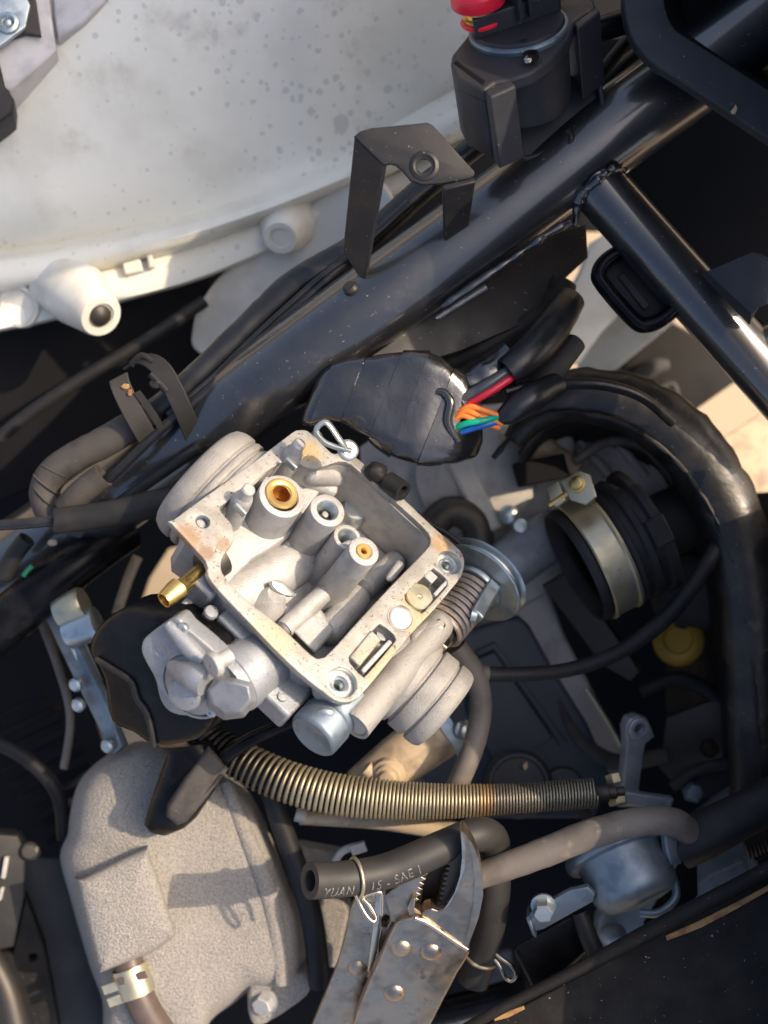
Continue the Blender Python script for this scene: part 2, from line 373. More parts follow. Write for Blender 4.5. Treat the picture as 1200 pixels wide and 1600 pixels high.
# tongue below the rim, behind the harness
P = Plane(430, 420, -500, (-.1, -.25, .95))
b = MB(); b.plate(P, [(302, 545), (300, 515), (310, 480), (340, 435), (385, 395), (440, 355), (510, 300), (575, 270), (620, 330), (560, 390), (470, 450), (390, 520), (340, 560)], (), 0, -22, 8, sm=4)
b.build('tongue', M['white_plain'], fair)
def boss(p0, p1, r0, r1, nm='boss'):
    a = (p1 - p0); L = a.length
    b = MB(); b.lathe(p0, a, [(r0 * 1.12, 0), (r0, L * .12), (r0 * .97, L * .4), (r1 * 1.06, L * .85), (r1, L * .95), (r1 * .9, L), (r1 * .6, L), (r1 * .56, L - 5), (0, L - 5)], 40)
    return b.build(nm, M['white_plain'], fair, smooth=45), a.normalized()
p0, p1 = W(100, 440, -470), W(158, 494, -352)
bo, ax = boss(p0, p1, 62, 42)
b = MB(); b.lathe(p1 - ax * 5, ax, [(20, 0), (20, 6), (15, 10), (8, 14), (0, 15)], 24)
b.build('screw', M['dark'], fair)
boss(W(452, 340, -500), W(438, 372, -420), 56, 34)
b = MB(); b.lathe(W(30, 478, -462), (-.15, -.3, 1), [(44, -10), (40, 6), (34, 8), (31, 2), (0, 2)], 32)
b.build('socket', M['white_plain'], fair)
b = MB(); b.box(W(208, 418, -452), Vector((17, 4, 0)), Vector((-3, 12, 0)), Vector((0, 0, 10)))
b.build('stop_block', M['white_plain'], fair, bevel=4)
b = MB(); b.box(W(236, 408, -450), Vector((5, 2, 0)), Vector((-3, 14, 0)), Vector((0, 0, 12)))
b.build('stop_rib', M['white_plain'], fair, bevel=3)
# mounting tab, top left corner
tabm = mat('dusty_white_plastic', (.50, .48, .46), .5, col2=(.38, .36, .35), mixscale=60, bump=.15, bscale=900, stain=(.26, .22, .20), stainscale=110, stainthr=.62)
P = Plane(40, 60, -270, (.12, .1, .98))
b = MB(); b.plate(P, [(-60, -60), (72, -60), (80, 20), (88, 78), (15, 143), (-5, 130), (-60, 150)], (), 0, -150, 5)
b.build('mounting_tab', tabm, fair)
P = Plane(110, 0, -285, FLAT)
b = MB(); b.plate(P, [(80, -60), (190, -60), (168, -2), (130, 34), (90, 62), (83, 20)], (), 0, -110, 6)
b.build('tab_rib', tabm, fair)
P = Plane(20, 30, -255, (.1, .1, .98))
b = MB(); b.plate(P, [(-50, -40), (50, -40), (64, 55), (40, 52), (-50, 80)], (), 0, -12, 2); b.build('clip_gap', M['dark'], fair)
b = MB(); b.plate(P, [(-50, -30), (30, -30), (47, 8), (40, 42), (0, 72), (-50, 84)], [(12, 36, 9)], 12, 1, 2.5); b.build('spring_nut', M['zinc'], fair)
b = MB(); b.lathe(P.hit(12, 36, 12), P.n, [(22, -2), (19, 4), (13, 6), (10, 2)], 28, cap=False); b.build('nut_collar', M['zinc'], fair)
b = MB(); b.lathe(P.hit(12, 36, 2), P.n, [(11, -2), (11, 4), (7, 8), (0, 9)], 20); b.build('screw_tip', M['zinc'], fair)
# black rubber stop at the left edge
P = Plane(0, 130, -240, (.2, 0, 1))
b = MB(); b.plate(P, [(-50, 85), (-2, 92), (8, 135), (22, 155), (20, 176), (-10, 198), (-50, 210)], (), 0, -120, 5)
tag(b.build('rubber_stop', M['rubber']), 'black rubber block against the white panel at the left edge', 'rubber stop')

# ---- pieces seen in the gap on the right: white lower panel, dark wheel guard
low = thing('lower_fairing', 'cream lower body panel seen through the gap behind the frame tube', 'body panel', W(960, 520, -800))
P = Plane(960, 450, -780, (.2, -.2, .95))
b = MB(); b.plate(P, [(870, 490), (905, 430), (925, 380), (960, 360), (1060, 420), (1060, 470), (990, 470), (940, 520), (905, 570), (850, 560)], (), 0, -20, 5); b.build('upper_fold', M['white_plain'], low)
P = Plane(960, 540, -840, (-.35, -.5, .8))
b = MB(); b.plate(P, [(912, 500), (990, 450), (1060, 470), (1052, 505), (985, 560), (908, 622), (900, 560)], (), 0, -20, 5); b.build('lower_fold', M['white_plain'], low)
wg = thing('wheel_guard', 'dark grey plastic guard behind the frame tube on the right', 'guard', W(1030, 600, -900))
P = Plane(1030, 600, -900, (-.2, -.3, .9))
b = MB(); b.plate(P, [(905, 620), (985, 560), (1050, 505), (1150, 560), (1160, 590), (1075, 650), (1000, 670), (920, 650)], (), 0, -20, 6); b.build('guard_sheet', M['rubber_brown'], wg)
b = MB(); b.tube(WP([(985, 600, -880), (1020, 575, -870), (1045, 570, -870)]), [14, 20, 12]); b.tube(WP([(1000, 630, -880), (1050, 600, -880), (1060, 650, -890)]), 8); b.build('guard_rib', M['dusty'], wg)
P = Plane(1150, 660, -1000, (0, .1, 1))
b = MB(); b.plate(P, [(1085, 700), (1120, 690), (1260, 600), (1300, 680), (1300, 800), (1180, 780), (1110, 720)], (), 60, 30, 6)
tag(b.build('floor_beam', M['tan']), 'tan beam lying low on the right below the frame tube', 'beam')
P = Plane(1100, 250, -420, FLAT)  # added black sheet stands in for the dark area under the tray
b = MB(); b.plate(P, [(930, 60), (1420, 60), (1420, 640), (1240, 560), (1110, 420), (1010, 300), (920, 200)], (), 0, -20, 3)
tag(b.build('dark_sheet', M['tray']), 'added flat black sheet standing in for the darkness below the storage tray', 'panel')
# ================================================================== FRAME
fr = thing('motorcycle_frame', 'gloss black tubular frame with welded cross tube running diagonally across the photo', 'frame', W(700, 400, -150))
mp = [(-160, 1010, -640), (0, 896, -500), (150, 790, -380), (300, 682, -265), (430, 587, -190), (560, 493, -150), (740, 363, -130), (900, 246, -120), (1000, 174, -120), (1300, -45, -130)]
b = MB(); b.tube(WP(mp), [66 * K(p[2]) for p in mp], 48); b.build('main_tube', M['paint'], fr)
b = MB(); b.tube(WP([(880, 228, -120), (930, 286, -115), (1090, 465, -150), (1280, 678, -200)]), [48, 47, 48, 49], 40); b.build('cross_tube', M['paint'], fr)
# weld bead round the joint and along the gusset
def bead(pts, r, nm, step=9):
    q = smoothc([tuple(W(*p)) for p in pts], 12, False); b = MB(); pp = [Vector(p) for p in q]
    acc = 0; last = pp[0]; k = 0
    rr_ = [r * (.70 + .08 * math.sin(i * .8 + 2 * noise.noise(p * .03)) + .40 * noise.noise(p * .045)) for i, p in enumerate(pp)]
    b.tube([p + Vector((0, 0, -3)) for p in pp], rr_, 12, sub=1)
    for p in []:
        acc += (p - last).length; last = p
        if acc > step * .42:
            acc = 0; k += 1
            b.ball(p + Vector((random.uniform(-3, 3), random.uniform(-3, 3), random.uniform(-5, -1))), r * random.uniform(.75, 1.2), r * random.uniform(.7, 1.1), r * random.uniform(.6, .9), n=8, m=6)
    o = b.build(nm, M['paint'], fr, smooth=180); o['kind'] = 'stuff'; return o
bead([(900, 352, -112), (902, 324, -93), (909, 303, -77), (926, 287, -62), (945, 272, -58), (962, 262, -64), (977, 265, -80)], 11, 'weld_bead')
bead([(690, 479, -106), (740, 445, -100), (800, 404, -98), (850, 369, -94), (893, 345, -100)], 9, 'weld_bead')
P = Plane(750, 480, -190, (.25, .2, .95))
b = MB(); b.plate(P, [(560, 570), (690, 480), (860, 365), (916, 350), (919, 402), (882, 436), (868, 470), (820, 505), (720, 548), (620, 580)], (), 0, -16, 2)
b.build('gusset_plate', M['bracket'], fr)
b = MB(); b.tube(WP([(545, 588, -172), (690, 492, -170), (760, 448, -170)]), 5, 10); b.build('gusset_lip', M['diecast'], fr)
# small stud on the main tube
b = MB(); b.lathe(W(549, 452, -88), (-.3, .5, .8), [(13, -10), (13, 6), (9, 11), (0, 12)], 20); b.build('tube_stud', M['bracket'], fr)

# U bracket: top plate with scalloped edge, two legs
P = Plane(650, 240, 70, (0, -.08, 1))
sb = []
top = [(553, 213), (562, 205), (580, 200), (668, 191), (676, 195), (742, 268), (741, 275), (735, 279), (690, 287), (660, 289), (642, 283), (628, 266), (618, 258), (610, 256), (600, 259)]
b = MB(); b.plate(P, top, [(663, 259, 14)], 0, -11, 2.5)
tp = b.build('bracket_top', M['bracket'], fr)
b = MB(); b.lathe(P.hit(663, 259), P.n, [(24, -2), (22, 1.5), (17, 3), (13.5, 1), (13.5, -12)], 30, cap=False); b.build('hole_lip', M['bracket'], tp)
def leg(a, b_, c, d, h0, h1, th):
    # a,b top edge pixels, c,d bottom edge pixels
    A, B, Cc, Dd = W(*a, h0), W(*b_, h0), W(*c, h1), W(*d, h1)
    n = (B - A).cross(Dd - A).normalized() * th
    m = MB(); r0 = []
    mid = [(A + (Dd - A) * t, B + (Cc - B) * t) for t in (0, .33, .66, 1)]
    m.loft([[p, q2, q2 + n, p + n] for p, q2 in mid])
    return m
m = leg((553, 214), (600, 260), (568, 446), (535, 392), 67, -92, 10); m.build('bracket_leg', M['bracket'], fr, bevel=2.5)
m = leg((741, 276), (690, 288), (692, 368), (731, 343), 62, -62, 10); m.build('bracket_leg', M['bracket'], fr, bevel=2.5)
# loop under the cross tube
b = MB(); b.tube(WP([(985, 385, -150), (950, 405, -150), (936, 425, -150), (942, 445, -150), (990, 500, -150), (1012, 508, -150), (1040, 495, -150), (1062, 470, -150)]), 13, 16, flat=1.6)
b.build('wire_loop', M['shiny'], fr)
b = MB(); b.plate(Plane(990, 450, -168, FLAT), [(985, 388), (952, 405), (940, 425), (945, 444), (992, 498), (1012, 505), (1045, 490), (1062, 470)], (), 0, -10, 2); b.build('loop_web', M['rubber'], fr)
b = MB(); b.box(W(990, 455, -165), Vector((22, -28, 0)), Vector((5, 4, 0)), Vector((0, 0, 4))); b.build('loop_bar', M['dusty'], fr, bevel=2)
# saddle bracket on the right
prof = [(1098, 428, -85), (1104, 424, -62), (1120, 418, -56), (1176, 394, -50), (1190, 396, -56), (1198, 408, -75)]
prof2 = [(1172, 506, -95), (1174, 490, -66), (1186, 480, -60), (1258, 446, -54), (1270, 448, -62), (1278, 462, -90)]
b = MB(); r0 = WP(prof); r1 = WP(prof2); dn = Vector((0, 0, -9))
b.loft([[*r0, *[p + dn for p in reversed(r0)]], [*r1, *[p + dn for p in reversed(r1)]]])
b.build('saddle_bracket', M['plastic'], fr, bevel=2)
b = MB(); b.tube(WP([(1168, 552, -165), (1215, 530, -160), (1290, 490, -160)]), 34, 28); b.build('stub_tube', M['paint'], fr)

# lower rail, bottom right
rl = thing('frame_rail', 'dusty black steel frame rail with rust streaks across the bottom right corner', 'frame rail', W(1000, 1540, -90))
P = Plane(1000, 1520, -70, (-.1, .12, 1))
b = MB(); b.plate(P, [(680, 1640), (742, 1612), (790, 1586), (900, 1528), (1024, 1462), (1120, 1412), (1260, 1338), (1400, 1300), (1400, 1760), (680, 1760)], (), 0, -40, 4)
b.build('rail_sheet', M['rail'], rl)
b = MB(); r = WP([(720, 1612, -62), (790, 1572, -58), (900, 1516, -56), (1024, 1450, -56), (1120, 1400, -56), (1260, 1326, -58), (1400, 1255, -60)])
b.tube(r, [9, 9, 10, 13, 12, 12, 12], 12, flat=1.2); b.build('rail_lip', M['rail'], rl)
for pts in ([(1040, 1462), (1090, 1440), (1150, 1410), (1210, 1378), (1211, 1386), (1150, 1421), (1095, 1450), (1042, 1470)], [(772, 1588), (800, 1578), (818, 1572), (820, 1577), (795, 1590), (772, 1596)]):
    b = MB(); b.plate(P, pts, (), 5, -4, 1); b.build('rust_streak', M['rust'], rl)

# storage tray top right and an added unseen wall that shades the bay
tr = thing('storage_tray', 'black plastic tray with rounded rim and dust flecks in the top right corner', 'tray', W(1150, 60, 0))
P = Plane(1100, 100, 30, (.05, .05, 1))
outer = [(968, -200), (974, -40), (975, 5), (982, 45), (1000, 78), (1030, 106), (1060, 124), (1250, 250), (1420, 365), (1700, 365), (1700, -200)]
inn = [(1034, -200), (1038, -20), (1042, 18), (1055, 44), (1080, 62), (1250, 172), (1430, 292), (1600, 292), (1600, -200)]
b = MB(); b.plate(P, outer, [inn], 0, -26, 4, sm=3); b.build('rim', M['plastic'], tr)
P2 = P
def ringat(pts, w, f=1.0):
    c = (1300, 0); return [P.hit(c[0] + (x - c[0]) * f, c[1] + (y - c[1]) * f, w) for x, y in smoothc(pts, 3)]
b = MB(); b.loft([ringat(inn, -6, 1.02), ringat(inn, -60, .99), ringat(inn, -190, .93), ringat(inn, -200, .90)], False, True)
b.build('well', M['tray'], tr)
b = MB()
wall = [(1270, 1900, 420), (1230, 1320, 250), (1222, 1178, 210), (1225, 793, 455), (1226, 682, 450), (1226, 672, 450), (1228, 401, 440), (1229, 348, 460), (1229, 338, 465), (1240, 24, 600), (1244, -84, 625), (1244, -92, 1180), (1260, -900, 1300)]  # unseen wall, its edges shaped to set where the sun's shadow falls
wl = []
for (x, y, h) in wall:
    wx, wy = x - 600, 800 - y; bt = 30 if 345 < y < 675 else -140
    wl.append([Vector((wx + 30, wy, bt)), Vector((wx + 6, wy, bt + (h - bt) * .6)), Vector((wx, wy, h)), Vector((wx + 30, wy, h + 10)), Vector((wx + 60, wy, h)), Vector((wx + 70, wy, bt))])
b.loft(wl); b.box((812, -560, -520), Vector((44, 0, 0)), Vector((0, 600, 0)), Vector((0, 0, 480))); b.build('shade_wall', M['plastic'], tr, smooth=50)
P = Plane(1147, 172, 36, (.2, 0, 1))
b = MB(); b.plate(P, [(1142, 174), (1147, 168), (1150, 163), (1152, 170), (1149, 178), (1144, 178)], (), 1.5, 0, .4)
tag(b.build('leaf_fragment', M['leaf']), 'tiny pale dry leaf fragment lying on the black tray rim', 'leaf')
b = MB(); b.tube(WP([(900, 55, -90), (940, 45, -90), (990, 30, -90), (1040, 20, -100)]), 20, 24)
tag(b.build('breather_pipe', M['shiny']), 'glossy black pipe between the relay and the storage tray', 'pipe')
b = MB()
b.tube(WP([(925, 150, -190), (985, 95, -200), (1040, 60, -210)]), 15, 16)
tag(b.build('dusty_hose', M['rubber_brown']), 'dusty brown hose running under the tray rim beside the relay', 'hose')
b = MB(); b.tube(WP([(935, 120, -160), (975, 70, -165), (1010, 40, -170)]), 11, 16)
tag(b.build('black_cable', M['rubber']), 'short black cable passing between the relay and the tray rim', 'cable')
# ================================================================== CARBURETOR
T = R(36)
CPn = Vector((math.sin(T) * .62, math.sin(T) * .78, math.cos(T)))
CP = Plane(500, 880, 0, CPn, (.73, .685))
U, V, Nn = CP.u, CP.v, CP.n
H = CP.hit
cb = thing('carburetor', 'pale aluminium carburetor lying upside down with its open float chamber full of brass jets', 'carburetor', H(500, 880, -100))
inner = [(349, 788), (392, 757), (436, 724), (462, 722), (476, 729), (492, 732), (508, 728), (530, 721), (547, 725), (565, 740), (600, 769), (637, 801), (666, 829), (673, 845), (665, 860), (628, 898), (590, 938), (556, 975), (515, 1020), (502, 1028), (487, 1024), (440, 980), (385, 937), (352, 902), (345, 884), (349, 868), (362, 851), (366, 836), (361, 818), (348, 803), (344, 795)]
outer = [(268, 818), (271, 812), (340, 762), (400, 719), (455, 677), (466, 672), (478, 672), (487, 678), (505, 695), (519, 708), (528, 708), (540, 706), (552, 711), (573, 728), (606, 757), (640, 788), (678, 824), (712, 853), (723, 866), (726, 880), (721, 900), (704, 922), (678, 953), (640, 993), (600, 1043), (562, 1088), (543, 1097), (527, 1095), (512, 1086), (470, 1053), (430, 1015), (394, 977), (360, 942), (332, 911), (323, 893), (321, 876)]
slot1 = [(673, 891), (680, 890), (696, 903), (699, 912), (695, 920), (664, 954), (656, 956), (636, 941), (633, 933), (636, 926)]
slot2 = [(588, 979), (597, 977), (613, 989), (618, 998), (614, 1006), (574, 1053), (565, 1055), (548, 1037), (546, 1030), (549, 1022)]
sm_in = smoothc(inner, 3); sm_out = smoothc(outer, 2)
s1, s2 = smoothc(slot1, 3), smoothc(slot2, 3)
def blot(px, py, r, c): return (H(px, py, 0) - H(500, 880, -100), r, c)
M['flange'] = mat('machined_aluminium_stained', (.35, .34, .315), .44, .4, col2=(.28, .265, .235), mixscale=110, bump=.8, bscale=2600, bdist=1.0, rough2=.6,
    spots=(.10, .07, .05), spotscale=950, spotthr=.615, spotsoft=.03, stain=(.36, .28, .18), stainscale=130, stainthr=.60, stainsoft=.18,
    blots=[blot(290, 840, 34, (.29, .20, .13)), blot(322, 864, 20, (.24, .17, .12)), blot(350, 852, 20, (.26, .20, .15)), blot(484, 706, 30, (.42, .32, .18)), blot(690, 850, 28, (.32, .22, .13)), blot(648, 960, 50, (.40, .34, .22)), blot(600, 1040, 60, (.39, .33, .22)), blot(420, 1000, 60, (.37, .33, .24))])
def inset(pts, f, c=(500, 880)): return [(c[0] + (x - c[0]) * f, c[1] + (y - c[1]) * f) for x, y in pts]
b = MB(); b.plate(CP, sm_out, [sm_in, (702, 879, 21), (534, 1066, 24), (317, 815, 11), s1, s2, (626, 966, 20)], 0, -13, 1.6)
b.build('flange', M['flange'], cb)
body_out = [(300, 812), (400, 740), (468, 694), (500, 712), (545, 720), (640, 802), (690, 850), (690, 866), (610, 950), (520, 1040), (498, 1046), (470, 1030), (375, 945), (345, 905), (332, 880), (330, 850)]
b = MB(); b.plate(CP, smoothc(body_out, 3), [sm_in], -12, -140, 4, wpx=0); b.build('float_chamber', M['cast'], cb)
ext = [(690, 846), (712, 866), (716, 886), (640, 980), (562, 1078), (543, 1086), (525, 1083), (505, 1068), (512, 1030), (590, 946), (672, 862)]
b = MB(); b.plate(CP, smoothc(ext, 3), [s1, s2, (702, 879, 12), (534, 1066, 10)], -12.5, -50, 3, wpx=0); b.build('flange_base', M['cast'], cb)
b = MB(); b.plate(CP, smoothc(inset(body_out, .985), 3), (), -128, -150, 3, wpx=0); b.build('chamber_floor', M['cast'], cb)
# ridge round the chamber mouth (the gasket step), polished pad, screw seats
def ring_seat(px, py, r, hole, nm, deep=-13):
    o = H(px, py, 0)
    b = MB(); b.lathe(o, Nn, [(r + .4, -1.5), (r, -2), (r - .5, deep), (r - 6, deep - .5), (hole + 4, deep + 2), (hole + 2.5, deep + 3), (hole, deep + 1), (hole, deep - 5), (hole - 1.5, deep - 7), (hole, deep - 9), (hole - 1.5, deep - 11), (hole, deep - 13), (hole - 1.5, deep - 15), (hole - .5, deep - 30), (0, deep - 30)], 36, cap=False)
    b.build(nm, M['zinc'], cb)
ring_seat(702, 879, 21, 8, 'screw_seat'); ring_seat(534, 1066, 24, 9, 'screw_seat')
def thread(px, py, w, r, L, nm, mt='zinc', pitch=5):
    pr = [(r + 1.5, 1)]; t = 0
    while t > -L: pr += [(r, t - pitch * .3), (r - 2, t - pitch * .75)]; t -= pitch
    pr += [(r - 2, -L), (0, -L)]
    b = MB(); b.lathe(H(px, py, w), Nn, pr, 28, cap=False); return b.build(nm, M[mt], cb, smooth=20)
thread(317, 815, -1, 10.5, 110, 'threaded_hole', 'valve')
nP = (Nn + (sd + Vector((0, 0, 1))).normalized() * 1.2).normalized()
b = MB(); b.lathe(H(626, 966, -6), nP, [(21, -8), (20, 4), (18, 6), (10, 7), (0, 7.2)], 40); b.build('core_plug', M['plug'], cb)
b = MB(); b.lathe(H(626, 966, 0), Nn, [(23.5, -3), (22.5, 1.2), (20, 1.2), (19.4, -3)], 40, cap=False); b.build('plug_seat', M['flange'], cb)
# slot contents
b = MB(); b.plate(CP, smoothc(inset(slot1, 1.03, (666, 922)), 3), (), -40, -46, 1); b.plate(CP, smoothc(inset(slot2, 1.03, (582, 1016)), 3), (), -34, -40, 1); b.build('slot_floor', M['cast'], cb)
b = MB(); b.lathe(H(656, 932, -8), Nn, [(24, -24), (24, -2), (22, 0), (5, .4), (4, -1.5), (0, -2)], 32); b.build('slot_boss', M['yzinc'], cb)
b = MB(); b.box(H(686, 922, -14), (H(697, 912, -14) - H(675, 936, -14)) * .5, U * 3.5, Nn * 12); b.box(H(667, 905, -20), V * 9, U * 11, Nn * 14); b.build('slot_web', M['cast'], cb, bevel=2)
b = MB(); b.box(H(584, 1030, -14), (H(606, 1004, -14) - H(562, 1052, -14)) * .5, U * 4, Nn * 14); b.build('slot_web', M['cast'], cb, bevel=2)
b = MB(); b.box(H(566, 1018, -12), (H(582, 998, -14) - H(548, 1040, -14)) * .5, U * 11, Nn * 16); b.build('slot_boss', M['flange'], cb, bevel=3)
b = MB(); b.lathe(H(598, 992, -22), Nn, [(10, -12), (10, 0), (0, 2)], 20); b.build('slot_pin', M['diecast'], cb)

# posts
def post(px, py, w, r, L, nm, hole=0, mt='cast', flare=1.12):
    pr = ([(hole, -2), (hole + 1.5, 0)] if hole else [(0, 0)]) + [(r - 2.5, 0), (r - .6, -1), (r, -3), (r * 1.03, -L * .6), (r * flare, -L)]
    b = MB(); b.lathe(H(px, py, w), Nn, pr, 40, cap=False); return b.build(nm, M[mt], cb)
post(441, 775, 14, 38, 140, 'nozzle_boss', 26)
b = MB(); b.lathe(H(441, 770, 18), Nn, [(14, -4), (15.5, -.8), (17, 0), (25, 0), (27, -2), (27, -8)], 44, cap=False); b.build('needle_jet', M['jet'], cb)
b = MB(); b.lathe(H(441, 770, 18), Nn, [(15, -3), (14, -20), (12, -26), (7, -30), (6, -42), (0, -44)], 36, cap=False); b.build('jet_bore', M['bore'], cb)
post(512, 797, 24, 29, 170, 'jet_post', 17, flare=1.25); thread(512, 797, 23, 17, 90, 'threaded_bore')
b = MB(); b.lathe(H(509, 803, 2), Nn, [(6, -14), (5.5, -1), (4, 0), (0, 0)], 16); b.build('bore_pin', M['cast'], cb)
post(543, 839, 8, 23, 150, 'jet_post', 15, flare=1.2); thread(543, 839, 7, 15, 90, 'threaded_bore')
post(569, 861, 44, 25, 200, 'jet_post', 13, flare=1.35)
b = MB(); b.lathe(H(569, 861, 44), Nn, [(4, -10), (4.5, -1), (6, .8), (11.5, .8), (13, -.6), (13, -6)], 32, cap=False); b.build('pilot_jet', M['jet'], cb)
b = MB(); b.lathe(H(569, 861, 40), Nn, [(4.6, -1), (3, -20), (0, -20)], 16, cap=False); b.build('jet_bore', M['bore'], cb)
b = MB(); b.loft([[H(530, 850, w), H(548, 842, w), H(576, 872, w), H(556, 884, w)] for w in (2, -140)]); b.build('post_web', M['cast'], cb, bevel=6)
b = MB(); b.loft([[H(436, 800, w), H(452, 790, w), H(520, 806, w), H(502, 822, w)] for w in (-105, -140)]); b.build('post_web', M['cast'], cb, bevel=6)
o = H(545, 893, -28); b = MB(); b.lathe(o + (-V * .6 - U * .2) * 20, -V * .8 - U * .35 + Nn * .3, [(13, 0), (12, 4), (8, 3), (6, -3), (0, -4)], 24, cap=False); b.build('cross_port', M['diecast'], cb)
for (px, py) in ((468, 693), (389, 764)):
    o = H(px, py, 46)
    b = MB(); b.lathe(o, Nn, [(0, 1), (8, .8), (10.5, -1.5), (11, -22), (12.5, -25), (15, -28), (16.5, -38), (18, -70), (22, -165)], 28)
    b.build('hinge_post', M['cast'], cb)
    b = MB(); c = H(px - 6, py + 26, 20); b.box(c - V * 12, U * 12, V * 3.5, Nn * 7); b.build('hinge_slot', M['zinc'], cb, bevel=2)
    b = MB(); c = H(px + 10, py + 12, -88); b.box(c, U * 9, V * 9, Nn * 60); b.build('hinge_web', M['cast'], cb, bevel=5)
# raised step of the floor under the needle jet and the hinge posts
b = MB(); b.plate(CP, [(338, 890), (340, 862), (356, 836), (350, 812), (336, 792), (430, 716), (500, 722), (512, 745), (486, 790), (462, 826), (432, 850), (402, 868), (374, 892), (352, 914)], (), -62, -132, 6, sm=3, wpx=-62); b.build('floor_step', M['cast'], cb)
# cast shapes on the chamber floor
def capsule(p, q, r, nm, mt='cast', r2=None):
    r2 = r2 or r; b = MB(); d = (q - p).normalized()
    b.tube([p - d * r * .9, p - d * r * .55, p, q, q + d * r2 * .55, q + d * r2 * .9], [r * .35, r * .8, r, r2, r2 * .8, r2 * .35], 24, sub=4)
    return b.build(nm, M[mt], cb, smooth=70)
capsule(H(352, 942, -118), H(468, 872, -118), 40, 'floor_rib')
capsule(H(366, 872, -100), H(392, 846, -110), 16, 'floor_rib'); capsule(H(408, 902, -96), H(462, 838, -90), 9, 'floor_rib')
b = MB(); b.lathe(H(432, 928, -72), (Nn + V * .2).normalized(), [(10, -1), (15, 0), (17, -2), (30, -30), (48, -70)], 32); b.build('floor_cone', M['cast'], cb)
P = Plane(434, 926, H(434, 926, -70).z, (Nn + U * .4).normalized(), (.73, .685))
b = MB(); b.plate(P, [(425, 908), (440, 908), (462, 928), (455, 932), (440, 928), (428, 918)], (), 3, -6, 1.5, sm=2); b.build('cone_window', M['zinc'], cb)
capsule(H(450, 978, -92), H(500, 932, -92), 16, 'floor_rib'); capsule(H(515, 985, -112), H(556, 935, -112), 24, 'floor_rib')
b = MB(); b.loft([[H(456, 985, w), H(500, 950, w), H(524, 985, w), H(492, 1022, w)] for w in (-84, -130)]); b.build('floor_block', M['cast'], cb, bevel=5)
capsule(H(575, 915, -108), H(615, 880, -112), 20, 'floor_rib')
b = MB(); b.lathe(H(552, 800, -100), Nn, [(0, 14), (20, 12), (26, 4), (27, -30)], 28); b.build('floor_boss', M['zinc'], cb)
b = MB(); b.loft([[H(600, 905, w), H(622, 872, w), H(634, 884, w), H(612, 912, w)] for w in (-30, -130)]); b.build('wall_lug', M['cast'], cb, bevel=8, seg=3)
capsule(H(488, 740, -30), H(530, 745, -60), 18, 'wall_rib'); capsule(H(470, 745, -55), H(515, 765, -70), 14, 'wall_rib')
b = MB(); b.lathe(H(446, 970, -110), Nn, [(0, 4), (26, 0), (32, -25)], 24); b.build('floor_boss', M['cast'], cb)

# throats
ax = (H(690, 1105, -110) - H(590, 1020, -110)).normalized()
e = H(694, 1110, -112)
b = MB(); b.lathe(e, -ax, [(52, 60), (54, 4), (57, -3), (64, -6), (71, -3), (75, 4), (76, 11), (76, 22), (74.5, 24), (70, 25), (70, 28), (74.5, 30), (76, 33), (76, 56), (74.5, 58), (69, 59), (69, 63), (75, 65), (77, 68), (78, 102), (78, 130), (66, 150)], 64)
b.build('outlet_throat', M['throat'], cb)
ax2 = (H(330, 745, -110) - H(430, 835, -110)).normalized()
e2 = H(313, 748, -108)
b = MB(); b.lathe(e2, -ax2, [(70, 50), (76, 0), (84, -10), (92, -10), (100, -5), (105, 5), (107, 14), (107, 24), (105.5, 26), (102, 27), (102, 30), (105.5, 31.5), (107, 34), (107, 42), (105.5, 44), (102, 45), (102, 48), (105.5, 49.5), (107, 52), (107, 84), (80, 86)], 72)
b.build('inlet_throat', M['throat'], cb)
# bore body between the throats, under the chamber
b = MB(); b.tube([H(350, 790, -205), H(450, 890, -215), H(560, 990, -210), H(640, 1060, -190)], [66, 66, 66, 66], 40); b.build('bore_body', M['cast'], cb)

# accelerator tube along the lower right side
a0 = H(553, 1134, -52); a1 = H(686, 975, -52); d = (a1 - a0).normalized()
b = MB(); b.tube([a0, a0 + (a1 - a0) * .4, a0 + (a1 - a0) * .8, a1 - d * 8, a1 + d * 8, a1 + d * 16], [27, 26, 26, 26, 22, 10], 32, sub=4, hollow0=4, wall=.78); b.build('pump_tube', M['throat'], cb, smooth=50)
b = MB(); b.lathe(a0 + d * 5, -d, [(21, 0), (20, 3), (12, 4), (0, 4)], 28); b.build('tube_plug', M['cast'], cb)
b = MB(); b.lathe(H(688, 975, -28), Nn, [(9, -10), (9, 1), (6, 2), (5, -2), (0, -3)], 20); b.build('pivot_pin', M['edge'], cb)
b = MB(); b.ball(H(676, 1027, -62), 15, 9, 12, lump=.4); b.ball(H(668, 1037, -64), 8, 8, 8, lump=.4); b.build('casting_lump', M['throat'], cb)
b = MB(); b.loft([[H(640, 985, w), H(692, 950, w), H(700, 980, w), H(640, 1045, w)] for w in (-30, -120)]); b.build('side_web', M['throat'], cb, bevel=10, seg=3)

# enrichener can
p = H(487, 1152, -70)
b = MB(); b.lathe(p, V, [(0, 1), (33, 1), (36, 0), (39, 2), (41, 5), (41.5, 10), (41.5, 40), (39, 43), (37, 45), (39, 48), (40, 60), (40, 95)], 44); b.build('enrichener_can', M['valve'], cb)
b = MB(); b.ball(p + V * 26 + Nn * 38 - U * 10, 13, 8, 5); b.build('can_dimple', M['zinc'], cb)

